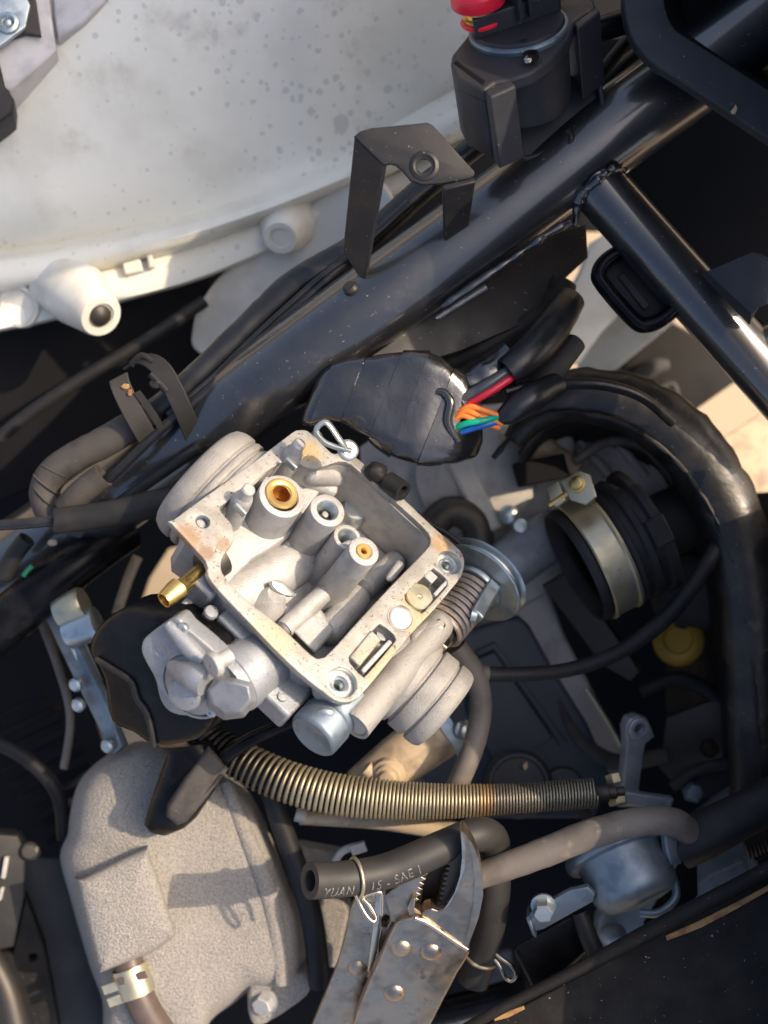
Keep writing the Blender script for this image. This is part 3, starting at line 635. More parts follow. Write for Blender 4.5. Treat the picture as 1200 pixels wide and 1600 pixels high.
# vacuum body on the lower left and its cover
p0 = H(432, 1013, -78); p1 = H(350, 1072, -78); dv = (p1 - p0).normalized()
b = MB(); b.tube([p0, p0 + (p1 - p0) * .5, p1 - dv * 14, p1], [52, 52, 53, 52], 44, sub=3); b.build('vacuum_body', M['diecast'], cb)
b = MB(); b.lathe(p0 + (p1 - p0) * .68, dv, [(52, 0), (55, 2), (55, 18), (53, 20), (51, 24)], 44); b.build('body_rim', M['diecast'], cb)
PC = Plane(290, 1045, p1.z + 6, (-.38, -.34, .86), (.73, .685))
co = [(221, 1008), (228, 995), (264, 969), (279, 967), (291, 981), (318, 1003), (352, 1036), (372, 1068), (372, 1092), (350, 1106), (318, 1114), (288, 1119), (264, 1112), (250, 1094), (242, 1062), (228, 1036), (221, 1020)]
b = MB(); b.plate(PC, co, [(251, 1018, 9)], 0, -34, 3.5, sm=3); cv = b.build('pump_cover', M['diecast'], cb)
b = MB(); b.lathe(PC.hit(251, 1018, -4), PC.n, [(14, 2), (13, 4), (9, 3), (8, -12), (0, -13)], 24); b.build('cover_screw', M['diecast'], cv)
b = MB(); b.lathe(PC.hit(304, 1070, -2), PC.n, [(0, 38), (18, 38), (25, 36), (27, 32), (29, 14), (34, 10), (46, 7), (49, 4), (50, -6)], 40); b.build('cover_dome', M['diecast'], cv)
b = MB(); b.tube([PC.hit(262, 975, 2), PC.hit(296, 1012, 8), PC.hit(318, 1036, 14)], [8, 14, 12], 20, sub=4); b.build('cover_rib', M['diecast'], cv)
b = MB(); b.tube([PC.hit(268, 1040, 8), PC.hit(300, 1055, 26), PC.hit(322, 1066, 30)], [10, 22, 22], 24, sub=4); b.build('cover_neck', M['diecast'], cv)
b = MB(); r0 = [PC.hit(*p, 36) for p in ((326, 1078), (342, 1064), (366, 1066), (388, 1072), (392, 1094), (376, 1112), (352, 1116), (332, 1100))]
r1 = [PC.hit(*p, 0) for p in ((314, 1074), (335, 1056), (366, 1058), (394, 1066), (402, 1096), (382, 1122), (350, 1126), (322, 1108))]
b.loft([r1, r0]); b.build('cover_knob', M['diecast'], cv, bevel=3, seg=2)
b = MB(); b.lathe(PC.hit(304, 1070, 0), PC.n, [(56, -1), (57, 2), (53, 3), (51, -1)], 40, cap=False); b.build('cover_ridge', M['diecast'], cv)
for (x_, y_) in ((330, 1112), (286, 982)):
    b = MB(); b.lathe(PC.hit(x_, y_, 1), PC.n, [(9, -4), (9, 2), (7, 4), (3, 4), (2.5, 2), (0, 2)], 20); b.build('cover_screw', M['zinc'], cv)
pa = H(329, 1041, -40); an = (dv * .7 + Vector((-.1, -.2, .35))).normalized()
b = MB(); b.lathe(PC.hit(330, 1040, 44), (-.62, -.30, .5), [(12, -34), (12, -10), (19, -10), (20, -4), (18, 1), (9, 3), (3, 3), (2, 1), (0, 1)], 30); b.build('pan_screw', M['cast'], cb)
# black cap behind the cover
PK = Plane(205, 1055, p1.z - 55, (-.45, -.28, .85), (.73, .685))
ko = [(137, 1022), (141, 994), (160, 970), (190, 954), (225, 957), (262, 967), (330, 1010), (350, 1080), (330, 1130), (300, 1160), (240, 1168), (205, 1148), (170, 1128), (158, 1062)]
b = MB(); b.plate(PK, ko, (), 0, -90, 14, sm=3); b.build('diaphragm_cap', M['shiny'], cb)
b = MB(); b.tube([PK.hit(*p, 2) for p in ((150, 1030), (180, 1048), (205, 1066), (214, 1092), (228, 1112), (236, 1140), (240, 1166))], 5, 10); b.build('cap_rib', M['rubber'], cb)
# cast blocks between cap and flange
b = MB(); b.box(H(318, 925, -60), U * 20, V * 16, Nn * 34); b.box(H(300, 950, -100), U * 16, V * 24, Nn * 20); b.box(H(392, 1000, -62), U * 60, V * 22, Nn * 22); b.box(H(430, 1075, -95), U * 48, V * 34, Nn * 26)
b.build('casting_block', M['diecast'], cb, bevel=6)
b = MB(); b.lathe(H(331, 955, -40), Nn, [(0, 1), (10, 0), (12, -4), (10, -8), (11, -60)], 20); b.build('locating_pin', M['diecast'], cb)
b = MB(); b.lathe(H(440, 1090, -70), Nn, [(0, 6), (7, 5), (8, 0)], 16); b.build('locating_pin', M['diecast'], cb)
# brass hose barb
q0 = H(322, 886, -34); q1 = H(256, 938, -34); dq = (q1 - q0).normalized(); L = (q1 - q0).length
b = MB(); b.lathe(q0, dq, [(12, 0), (12, L * .58), (13, L * .60), (17.5, L * .64), (17, L * .74), (12.5, L), (11, L), (9, L - 12), (0, L - 12)], 36); b.build('hose_barb', M['brass'], cb)
b = MB(); b.lathe(q0 - dq * 26, dq, [(30, 0), (29, 22), (25, 30), (18, 36)], 30); b.build('barb_boss', M['dark'], cb)

# throttle shaft, return spring, pulley
s0 = H(684, 985, -78); s1_ = H(738, 922, -78); ds = (s1_ - s0).normalized(); Ls = (s1_ - s0).length
b = MB(); pts = []; turns = 9
xx = ds.orthogonal().normalized(); yy = ds.cross(xx)
for i in range(turns * 24 + 1):
    a = i / 24 * 2 * math.pi; pts.append(s0 + ds * (Ls * i / (turns * 24)) + (xx * math.cos(a) + yy * math.sin(a)) * 38)
b.tube(pts, 5.0, 8, sub=1); b.build('return_spring', M['throttle_spring'], cb)
b = MB(); b.lathe(s0 - ds * 10, ds, [(30, 0), (30, Ls + 30), (12, Ls + 30), (12, Ls + 80)], 28); b.build('throttle_shaft', M['dark'], cb)
c = s1_ + ds * 10
b = MB(); b.lathe(c, ds, [(12, 0), (42, 0), (44, 2), (80, 6), (82, 8), (82, 10), (72, 13), (70, 17), (72, 21), (82, 24), (84, 26), (82, 28), (50, 28), (30, 24), (14, 24)], 64); b.build('throttle_pulley', M['zinc'], cb)
b = MB(); b.lathe(c - ds * 10, ds, [(14, 0), (46, 0), (48, 3), (48, 8), (14, 9)], 40); b.build('spring_washer', M['zinc'], cb)
b = MB(); q = H(757, 938, -40); b.box(q, (H(770, 912, -40) - H(742, 962, -40)) * .5, U * 12, Nn * 11); b.build('cable_clevis', M['zinc'], cb, bevel=3)
b = MB(); b.tube([H(735, 960, -44), H(744, 962, -42)], 13, 16, sub=1); b.build('clevis_pin', M['zinc'], cb)
b = MB(); b.box(H(700, 1000, -90), U * 8, V * 22, Nn * 10); b.build('stop_lever', M['yzinc'], cb, bevel=3)
b = MB(); b.tube([H(640, 795, -40), H(672, 818, -40), H(705, 838, -36), H(738, 868, -40)], 5, 10); b.build('throttle_cable', M['rubber'], cb)
# lever hook at the top corner
b = MB(); b.tube(WP([(548, 704, -10), (524, 698, 0), (506, 690, 6), (494, 674, 8), (502, 662, 8), (513, 662, 8), (530, 686, 4), (540, 698, -4)]), 4.6, 12, flat=1.5); b.build('lever_hook', M['zinc'], cb)
b = MB(); b.lathe(W(543, 704, -20), (.3, .2, .9), [(17, 0), (17, 5), (13, 8), (11, 8), (11, 11), (0, 11)], 28); b.build('lever_nut', M['zinc'], cb)
b = MB(); b.ball(W(588, 738, -110), 19, 17, 20, lump=.2); b.tube([W(606, 752, -110), W(630, 768, -90)], 17, 20, sub=1, hollow1=10, wall=.55); b.build('idle_knob', M['rubber'], cb)
# ================================================================== BAY: BACKGROUND MECHANICS
# crankcase behind the carburetor
cc = thing('crankcase', 'dull grey aluminium engine case in soft focus behind the carburetor', 'engine case', W(780, 780, -520))
P = Plane(740, 760, -540, (-.15, -.1, 1))
b = MB(); b.plate(P, [(560, 700), (700, 640), (860, 640), (900, 700), (890, 800), (880, 900), (800, 960), (700, 980), (600, 900)], (), 0, -120, 14, sm=2); b.build('case_half', M['case'], cc)
b = MB(); b.lathe(W(745, 740, -530), (-.1, -.1, 1), [(118, 0), (116, 22), (108, 30), (60, 36), (30, 52), (0, 54)], 48); b.build('case_dome', M['case'], cc)
b = MB(); b.box(W(740, 770, -490), Vector((20, 10, 0)), Vector((-36, 75, 0)), Vector((0, 0, 16))); b.build('case_rib', M['case'], cc, bevel=8)
b = MB(); b.tube(WP([(660, 840, -480), (700, 800, -480), (740, 815, -490), (750, 860, -490)]), 30, 20); b.build('case_pipe', M['dark'], cc)
b = MB(); b.lathe(W(795, 805, -470), (0, .1, 1), [(20, 0), (18, 14), (10, 20), (0, 20)], 20); b.lathe(W(812, 822, -470), (0, .1, 1), [(15, 0), (13, 14), (0, 16)], 20); b.build('case_bolt', M['zinc'], cc)
b = MB(); b.ball(W(848, 700, -480), 32, 24, 24, lump=.2); b.tube(WP([(780, 680, -500), (830, 690, -490), (880, 720, -480), (905, 735, -470)]), [16, 22, 20, 14]); b.build('case_lug', M['tan'], cc)
b = MB(); b.box(W(845, 735, -440), Vector((48, 10, 0)), Vector((-6, 22, 0)), Vector((0, 0, 14))); b.build('case_gap', M['tray'], cc, bevel=4)
P = Plane(780, 1000, -560, FLAT)
b = MB(); b.plate(P, [(640, 1010), (690, 930), (760, 890), (835, 895), (862, 935), (880, 985), (915, 1055), (960, 1150), (980, 1230), (900, 1240), (640, 1240)], (), 0, -40, 10, sm=2); b.build('sump_wall', M['case'], cc)
# cover box in slate plastic
bx = thing('cover_box', 'slate blue plastic cover with a raised rectangular panel right of the carburetor', 'plastic cover', W(810, 1080, -500))
P = Plane(810, 1080, -500, (.05, -.05, 1))
b = MB(); b.plate(P, [(640, 1010), (719, 992), (790, 968), (813, 964), (828, 978), (864, 1044), (918, 1130), (955, 1215), (930, 1280), (680, 1280), (640, 1150)], (), 0, -40, 9); b.build('cover', M['bluebox'], bx)
b = MB(); b.plate(P, [(738, 1034), (771, 1019), (776, 1022), (864, 1152), (860, 1158), (818, 1179), (770, 1184), (730, 1110)], (), 18, -3, 5); b.build('raised_panel', M['bluebox'], bx)
b = MB(); b.plate(P, [(744, 1018), (774, 1004), (886, 1160), (877, 1166), (771, 1015), (748, 1026)], (), 14, -3, 3); b.build('panel_ridge', M['bluebox'], bx)
b = MB(); b.lathe(W(810, 1225, -420), (0, .2, 1), [(64, -20), (64, 0), (56, 10), (50, 10), (48, 4), (0, 4)], 40); b.build('knob', M['plastic'], bx)
b = MB(); b.lathe(W(880, 1230, -440), (0, .2, 1), [(40, -20), (40, 0), (34, 8), (0, 8)], 32); b.build('cap', M['plastic'], bx)
P = Plane(818, 1195, -405, FLAT)
b = MB(); b.plate(P, [(817, 1196), (823, 1190), (825, 1198), (820, 1204)], (), 2, 0, .5)
tag(b.build('leaf_fragment', M['leaf']), 'orange speck of dry leaf on the black knob above the spring hose', 'leaf')
# intake pipe, pale
b = MB(); b.tube(WP([(735, 930, -500), (790, 885, -490), (840, 850, -490), (872, 832, -500)]), [54, 52, 50, 50], 40)
tag(b.build('intake_pipe', M['diecast']), 'smooth pale grey metal pipe running into the rubber intake boot', 'pipe')

# wheel well: big black rubber arc
wl_ = thing('inner_fender', 'large curved black rubber fender edge sweeping round the intake boot', 'fender', W(1080, 800, -350))
arc = [(800, 690, -330), (845, 640, -320), (905, 618, -315), (985, 632, -315), (1056, 676, -320), (1108, 742, -325), (1145, 822, -330), (1166, 915, -335), (1176, 1020, -340), (1180, 1120, -350), (1182, 1240, -360)]
b = MB(); b.tube(WP(arc), [18, 36, 48, 54, 58, 60, 58, 55, 52, 50, 48], 28, jitter=.09, flat=.8); b.build('rim', M['fender'], wl_, smooth=180)
b = MB(); arc2 = [(x - 30 * math.cos(i * .17 + .2), y + 26, h + 34) for i, (x, y, h) in enumerate(arc)]
b.tube(WP(arc2), [5] * 11, 8, jitter=.5); b.build('rim_bead', M['rubber'], wl_)
q = smoothc([tuple(W(*p)) for p in arc], 4, False); cen = W(960, 1020, -900)
rows = []
for p in q:
    p = Vector(p); c2 = Vector((cen.x, cen.y, 0)); d = Vector((c2.x - p.x, c2.y - p.y, 0))
    rows.append([p + d * .04, p + d * .07 + Vector((0, 0, -60)), p + d * .10 + Vector((0, 0, -180)), p + d * .18 + Vector((0, 0, -340)), p + d * .5 + Vector((0, 0, -380))])
b = MB(); b.loft(rows, False, False, False); o = b.build('wall', M['rubber'], wl_, smooth=60); o.modifiers.new('t', 'SOLIDIFY').thickness = 8 * S
# intake boot with band clamp
it = thing('intake_boot', 'ribbed black rubber intake boot with its open mouth facing the carburetor', 'intake boot', W(950, 870, -380))
ia = Vector((-.87, -.45, .10)).normalized(); io = W(900, 886, -330)
b = MB(); b.lathe(io, ia, [(0, -150), (80, -140), (92, -60), (97, -20), (99, 0), (102, 4), (107, 4), (110, -2), (110, -12), (106, -16), (106, -72), (111, -76), (113, -84), (109, -88), (109, -98), (115, -102), (117, -112), (112, -116), (112, -128), (119, -133), (120, -146), (112, -152), (90, -156)], 56)
b.build('boot', M['rubber'], it)
b = MB(); b.lathe(io, ia, [(97, -22), (88, -26), (88, -32), (95, -36), (84, -60), (88, -66), (78, -110)], 48, cap=False); b.build('mouth_rib', M['shiny'], it)
b = MB(); b.box(io + ia * -105 + W(1010, 862, 0) * 0 + Vector((38, 18, 108)), Vector((16, 8, 0)), Vector((-12, 24, 0)), Vector((0, 0, 8))); b.build('boot_tab', M['rubber'], it, bevel=4)
bd = thing('band_clamp', 'dull yellow zinc band clamp tightened round the black intake boot', 'hose clamp', W(930, 850, -330))
b = MB(); b.lathe(io, ia, [(107, -70), (110, -72), (115, -71), (116, -66), (112, -62), (112, -24), (115, -24), (115, -18), (112, -15), (107, -16)], 64, cap=False); b.build('band', M['yzinc'], bd)
P = Plane(893, 765, -220, (-.35, .25, .9))
b = MB(); b.plate(P, [(876, 752), (905, 735), (922, 742), (932, 775), (915, 788), (892, 782)], (), 0, -8, 2); b.build('clamp_ear', M['yzinc'], bd)
b = MB(); b.plate(P, [(855, 762), (872, 752), (884, 780), (870, 792), (860, 788)], (), -4, -14, 2); b.build('clamp_ear', M['yzinc'], bd)
b = MB(); b.lathe(P.hit(902, 757, 0), P.n, [(15, 0), (15, 3), (11, 4), (11, 12), (6, 14), (0, 13)], 24); b.build('clamp_bolt', M['brass'], bd)
b = MB(); b.tube([P.hit(858, 790, -8), P.hit(900, 762, -8)], 6, 12, sub=1); b.build('clamp_screw', M['brass'], bd)
b = MB(); b.lathe(W(1060, 1000, -570), (-.25, .3, .9), [(50, -14), (50, 0), (44, 6), (30, 8), (26, 2), (0, 2)], 28)
tag(b.build('brass_plug', M['yellow']), 'blurred brass coloured cap deep below the intake boot', 'cap')
b = MB(); b.lathe(W(1080, 930, -560), (-.3, -.2, 1), [(80, -30), (80, 0), (60, 10), (30, 12), (0, 12)], 32)
tag(b.build('filter_housing', M['rubber_brown']), 'dark brown housing half hidden behind the intake boot', 'housing')
b = MB(); b.tube(WP([(1000, 842, -430), (1050, 815, -440), (1110, 785, -460)]), [66, 62, 60], 40)
tag(b.build('connecting_pipe', M['rubber_brown']), 'short dusty brown pipe joined to the far end of the intake boot', 'pipe')
P = Plane(900, 980, -460, (-.4, -.2, .9))
b = MB(); b.plate(P, [(846, 915), (880, 895), (900, 905), (1000, 1050), (985, 1065), (940, 1040)], (), 0, -20, 5)
tag(b.build('heat_shield', M['dark']), 'dark metal strip running diagonally below the intake boot mouth', 'metal strip')
b = MB(); b.tube(WP([(915, 1075, -500), (950, 1130, -500), (985, 1195, -490)]), 6, 10, sub=3)
tag(b.build('brass_rod', M['yzinc']), 'thin tarnished brass rod slanting down towards the lever arm', 'rod')

# vacuum hose with its metal end
vh = thing('vacuum_hose', 'black hose curving from the carburetor outlet to the intake boot', 'hose', W(900, 1040, -260))
b = MB(); b.tube(WP([(755, 1053, -215), (820, 1053, -230), (890, 1046, -250), (965, 1020, -265), (1030, 975, -280), (1075, 925, -290), (1105, 880, -300), (1125, 840, -330)]), [13, 13, 13, 13.5, 15, 15, 15, 14], 20); b.build('hose', M['rubber'], vh)
b = MB(); b.tube(WP([(725, 1052, -210), (763, 1053, -216)]), 14.5, 20, sub=1); b.build('ferrule', M['greyhose'], vh)
b = MB(); b.tube(WP([(712, 1010, -190), (740, 1050, -205), (752, 1100, -220), (742, 1160, -220), (722, 1210, -220), (700, 1260, -230)]), [19] * 6, 24)
tag(b.build('overflow_hose', M['greyhose']), 'grey brown rubber hose bending down behind the outlet throat', 'hose')
b = MB(); b.box(W(708, 1150, -300), Vector((18, -30, 0)), Vector((10, 6, 0)), Vector((0, 0, 6))); b.lathe(W(722, 1140, -290), (.4, 0, 1), [(18, 0), (18, 8), (12, 12), (0, 12)], 20)
tag(b.build('bracket_ear', M['zinc']), 'zinc bracket ear peeking out beside the grey brown hose', 'bracket')
# tan manifold under the outlet throat
mf = thing('intake_manifold', 'tan intake manifold below the carburetor outlet with round bolt boss', 'manifold', W(620, 1190, -320))
b = MB(); b.tube(WP([(560, 1230, -330), (620, 1190, -320), (690, 1140, -320)]), [34, 46, 50], 28); b.build('pipe', M['tan'], mf)
b = MB(); b.lathe(W(607, 1212, -275), (-.2, -.3, 1), [(30, -20), (29, 0), (24, 2), (22, 8), (16, 9), (14, 18), (0, 20)], 28); b.build('bolt_boss', M['tan'], mf)
b = MB(); b.tube(WP([(572, 1200, -290), (590, 1216, -290)]), 14, 16, sub=1); b.build('spigot', M['tan'], mf)
b = MB(); b.tube(WP([(468, 1278, -330), (520, 1280, -330), (600, 1284, -325), (690, 1296, -320), (760, 1305, -320)]), [12, 13, 15, 17, 18], 20)
tag(b.build('steel_pipe', M['tan']), 'dusty tan metal pipe running behind the spring covered hose', 'pipe')
b = MB(); b.tube(WP([(462, 1272, -320), (478, 1276, -320)]), 13, 16, sub=1); b.tube(WP([(520, 1350, -330), (535, 1330, -320), (558, 1322, -315)]), 7, 12); b.box(W(560, 1325, -310), Vector((13, 4, 0)), Vector((-3, 8, 0)), Vector((0, 0, 8)))
tag(b.build('cable_end', M['case']), 'small dusty cable end between the steel pipe and the printed hose', 'cable end')
# cylinder pieces beside the head cover
cy = thing('head_casting', 'pale cylinder head casting behind the curved black tube', 'cylinder head', W(500, 1420, -430))
b = MB(); b.box(W(492, 1350, -420), Vector((44, -8, 0)), Vector((8, 34, 0)), Vector((0, 0, 30))); b.build('head_fin', M['sandcast'], cy, bevel=8)
b = MB(); b.box(W(510, 1450, -430), Vector((34, -8, 0)), Vector((14, 60, 0)), Vector((0, 0, 30))); b.build('head_side', M['sandcast'], cy, bevel=8)
b = MB(); b.tube(WP([(418, 1225, -300), (440, 1290, -310), (468, 1370, -320), (488, 1440, -320), (500, 1540, -340)]), [18, 19, 20, 20, 20], 24)
tag(b.build('breather_tube', M['rubber']), 'black rubber tube curving along the right edge of the cast head cover', 'tube')

# lever arm and adjuster
la = thing('lever_arm', 'grey cast lever arm with round eye standing right of the spring hose', 'lever', W(990, 1190, -330))
P = Plane(990, 1185, -320, (.3, -.2, .9))
b = MB(); b.plate(P, [(978, 1138), (984, 1124), (998, 1119), (1012, 1124), (1018, 1136), (1024, 1152), (1010, 1162), (1006, 1180), (1000, 1230), (1000, 1262), (968, 1262), (975, 1220), (980, 1165)], [(997, 1138, 8)], 0, -26, 4); b.build('arm', M['diecast'], la)
b = MB(); b.lathe(P.hit(997, 1138, 0), P.n, [(21, -22), (21, 4), (18, 7), (12, 7), (10, 2), (10, -20)], 28, cap=False); b.build('eye', M['diecast'], la)
b = MB(); b.box(W(1010, 1250, -330), Vector((44, -6, 0)), Vector((4, 12, 0)), Vector((0, 0, 14))); b.build('arm_foot', M['diecast'], la, bevel=4)
aj = thing('cable_adjuster', 'tarnished brass adjuster nut at the right end of the spring hose', 'adjuster', W(955, 1230, -200))
b = MB(); b.lathe(W(935, 1240, -190), (1, .1, 0), [(10, -10), (16, 0), (16, 16), (12, 18), (12, 30), (8, 32), (8, 44), (0, 46)], 20); b.build('sleeve', M['dark'], aj)
b = MB(); b.hexa(W(957, 1210, -210), (.2, -1, .3), 14, 16); b.hexa(W(962, 1240, -210), (.2, -1, .3), 17, 20); b.build('nut', M['yzinc'], aj)
b = MB(); b.box(W(905, 1262, -220), Vector((16, -18, 0)), Vector((8, 6, 0)), Vector((0, 0, 16)))
tag(b.build('clip_tab', M['dark'], bevel=3), 'dark folded metal clip under the right end of the spring hose', 'clip')

# bottom right crankcase
cr = thing('lower_crankcase', 'pale grey aluminium casting low in the bottom right behind the fuel valve', 'engine case', W(1080, 1360, -480))
P = Plane(1080, 1370, -470, FLAT)
b = MB(); b.plate(P, [(935, 1440), (960, 1390), (1060, 1340), (1090, 1280), (1150, 1232), (1170, 1242), (1170, 1290), (1260, 1300), (1260, 1420), (1000, 1530), (930, 1500)], (), 0, -60, 10, sm=1); b.build('casting', M['diecast'], cr)
P = Plane(1110, 1380, -440, FLAT)
b = MB(); b.plate(P, [(1075, 1398), (1110, 1365), (1122, 1362), (1160, 1345), (1172, 1360), (1140, 1385), (1085, 1412)], (), 0, -40, 6); b.build('casting_ledge', M['diecast'], cr)
b = MB(); b.ball(W(958, 1460, -440), 26, 22, 22); b.build('casting_boss', M['diecast'], cr)
sd_ = thing('threaded_stud', 'dark threaded stud sticking out at the right edge above the frame rail', 'stud', W(1180, 1310, -300))
pr = [(0, 0), (24, 0)]
for i in range(9): pr += [(26, i * 7 + 2), (22, i * 7 + 5.5)]
pr += [(16, 66), (16, 110)]
b = MB(); b.lathe(W(1162, 1322, -290), (1, .35, .1), pr, 32); b.build('thread', M['dark'], sd_, smooth=20)
b = MB(); b.box(W(1200, 1345, -290), Vector((20, 8, 0)), Vector((-6, 14, 0)), Vector((0, 0, 12))); b.build('lug', M['dark'], sd_, bevel=3)
# left side: black pipe, bracket lever with bolts, blurred bits
b = MB(); b.tube(WP([(-80, 1030, -330), (0, 978, -330), (70, 920, -330), (140, 868, -350), (200, 830, -400)]), [48, 46, 44, 40, 36], 36)
tag(b.build('radiator_hose', M['shiny']), 'thick blurred black hose running diagonally at the left edge', 'hose')
lb = thing('engine_mount_bracket', 'narrow zinc bracket with bolts standing left of the black diaphragm cap', 'bracket', W(120, 1050, -330))
b = MB(); A = WP([(62, 935, -330), (82, 930, -322), (196, 1160, -322), (180, 1178, -330)])
P = Plane(125, 1050, -330, (-.5, -.2, .85))
b.plate(P, [(62, 934), (72, 926), (86, 940), (120, 1010), (160, 1090), (190, 1168), (178, 1180), (160, 1150), (110, 1050), (70, 965)], (), 0, -20, 3); b.build('arm', M['valve'], lb)
P = Plane(140, 1060, -335, (.5, .1, .8))
b = MB(); b.plate(P, [(100, 985), (125, 980), (160, 1060), (172, 1110), (190, 1150), (178, 1160), (150, 1100)], (), 0, -20, 3); b.build('web', M['zinc'], lb)
b = MB(); b.lathe(W(92, 958, -320), (.9, .35, .15), [(0, 0), (30, 0), (32, 4), (32, 48), (29, 52), (0, 52)], 32); b.build('barrel', M['yzinc'], lb)
b = MB(); b.lathe(W(105, 990, -320), (.9, .35, .15), [(0, 0), (28, 0), (30, 4), (30, 60), (26, 62), (0, 62)], 32); b.build('barrel', M['zinc'], lb)
b = MB(); b.ball(W(74, 918, -300), 12, 10, 10); b.build('bolt', M['zinc'], lb)
for (x, y) in ((118, 1070), (122, 1102), (168, 1166)):
    b = MB(); b.lathe(W(x, y, -318), (-.4, -.3, .8), [(13, -6), (13, 3), (9, 7), (0, 8)], 16); b.build('bolt', M['zinc'], lb)
b = MB(); b.tube(WP([(182, 960, -520), (200, 905, -520), (215, 870, -520)]), 10, 12, sub=2)
tag(b.build('fork_rod', M['tan']), 'blurred tan rod in the dark gap left of the brass barb', 'rod')
b = MB(); b.tube(WP([(36, 900, -300), (42, 892, -300), (50, 884, -300)]), 5, 12, sub=2)
tag(b.build('green_wire', M['dull_green']), 'short blurred green wire end above the thick black hose', 'wire')
b = MB(); b.ball(W(82, 848, -300), 9, 6, 6)
tag(b.build('copper_terminal', M['tan']), 'tiny copper coloured terminal below the throttle cable sleeve', 'terminal')
b = MB(); b.tube(WP([(5, 900, -320), (22, 868, -310), (42, 842, -300)]), [16, 16, 16], 18, hollow1=20, wall=.7)
tag(b.build('cable_boot', M['rubber']), 'dark open cable boot at the left edge below the throttle cable', 'cable boot')
# bottom left corner
P = Plane(60, 1480, -520, (.2, 0, 1))
b = MB(); b.plate(P, [(30, 1300), (60, 1340), (100, 1340), (190, 1640), (70, 1640), (40, 1440)], (), 0, -30, 6)
tag(b.build('side_cover', M['plastic']), 'dark slate plastic panel left of the cast head cover', 'plastic panel')
fb = thing('foot_bracket', 'dusty dark steel bracket with bolts in the bottom left corner', 'bracket', W(20, 1400, -400))
P = Plane(20, 1400, -400, (.3, 0, 1))
b = MB(); b.plate(P, [(-60, 1300), (28, 1305), (40, 1330), (40, 1400), (22, 1480), (-60, 1500)], (), 0, -60, 6); b.build('plate', M['rubber'], fb)
b = MB(); b.box(P.hit(8, 1355, 8), Vector((3.5, 20, 0)), Vector((-4, 1, 0)), Vector((0, 0, 6))); b.box(P.hit(2, 1396, 8), Vector((3, 12, 0)), Vector((-3, 1, 0)), Vector((0, 0, 6))); b.build('edge', M['case'], fb, bevel=2)
b = MB(); b.lathe(P.hit(52, 1332, 6), (.3, 0, 1), [(14, -30), (14, 4), (8, 8), (0, 8)], 16); b.build('bolt', M['dark'], fb)
P = Plane(30, 1530, -440, (.2, -.1, 1))
b = MB(); b.plate(P, [(-60, 1480), (20, 1490), (40, 1400), (70, 1480), (100, 1640), (-60, 1640)], [(51, 1497, 7)], 0, -40, 6)
tag(b.build('stand_plate', M['rail']), 'brownish steel plate with a small hole in the bottom left corner', 'steel plate')
b = MB(); b.tube(WP([(-20, 1490, -380), (10, 1550, -380), (30, 1640, -380)]), [22, 26, 28], 24)
tag(b.build('steel_tube', M['dark']), 'blurred dark metal tube at the very bottom left edge', 'metal tube')

# invented dim parts filling the shade on the left and in the centre
rf = thing('filler_sheet', 'invented plain black sheet filling the shade below the white panel', 'fender', W(140, 600, -640))
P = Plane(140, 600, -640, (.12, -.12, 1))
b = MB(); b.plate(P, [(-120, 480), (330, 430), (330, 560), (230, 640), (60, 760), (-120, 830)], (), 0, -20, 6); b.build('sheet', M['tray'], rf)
b = MB(); b.tube(WP([(-40, 720, -480), (40, 650, -470), (130, 590, -470), (230, 530, -480), (320, 470, -500)]), 13, 16)
tag(b.build('filler_tube', M['rubber']), 'invented thin black tube filling the dark gap below the white panel', 'tube')
ef = thing('filler_fins', 'invented black fins filling the deep shade at the lower left', 'engine fins', W(60, 1200, -620))
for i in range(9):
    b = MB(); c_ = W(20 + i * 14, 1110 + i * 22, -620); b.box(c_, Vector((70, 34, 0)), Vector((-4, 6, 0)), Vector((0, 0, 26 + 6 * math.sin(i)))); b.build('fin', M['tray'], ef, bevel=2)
b = MB(); b.tube(WP([(-30, 1150, -480), (40, 1185, -470), (90, 1240, -470), (100, 1310, -480)]), [14, 14, 14, 14], 16)
tag(b.build('filler_lead', M['rubber']), 'invented dull black lead filling the shade on the left', 'cable')
b = MB(); b.tube(WP([(60, 960, -420), (90, 1040, -430), (110, 1120, -430), (100, 1200, -440)]), 8, 14)
tag(b.build('ground_wire', M['greyhose']), 'dim brown wire hanging behind the zinc bracket', 'wire')
b = MB(); b.lathe(W(45, 1330, -400), (.2, .1, 1), [(16, -20), (16, 0), (12, 5), (0, 6)], 20)
tag(b.build('grommet', M['rubber_brown']), 'round dusty grommet at the left beside the cast head cover', 'grommet')
bk = thing('brake_bracket', 'black steel bracket in the shade at the right below the fender edge', 'bracket', W(1110, 1180, -520))
P = Plane(1110, 1180, -520, (-.2, 0, 1))
b = MB(); b.plate(P, [(1040, 1120), (1150, 1080), (1190, 1130), (1180, 1240), (1080, 1250), (1030, 1200)], [(1110, 1170, 16)], 0, -20, 5); b.build('plate', M['dark'], bk)
b = MB(); b.tube(WP([(1050, 1230, -500), (1100, 1200, -490), (1170, 1190, -490)]), 12, 16); b.build('brace', M['rubber_brown'], bk)
b = MB(); b.lathe(W(1085, 1238, -470), (0, .2, 1), [(20, -20), (20, 0), (14, 8), (8, 9), (0, 9)], 6); b.build('nut', M['valve'], bk)
b = MB(); b.tube(WP([(1000, 1080, -540), (1060, 1060, -530), (1120, 1090, -530), (1160, 1150, -540)]), 15, 16)
tag(b.build('filler_line', M['rubber']), 'invented black line filling the shade inside the curved fender', 'hose')

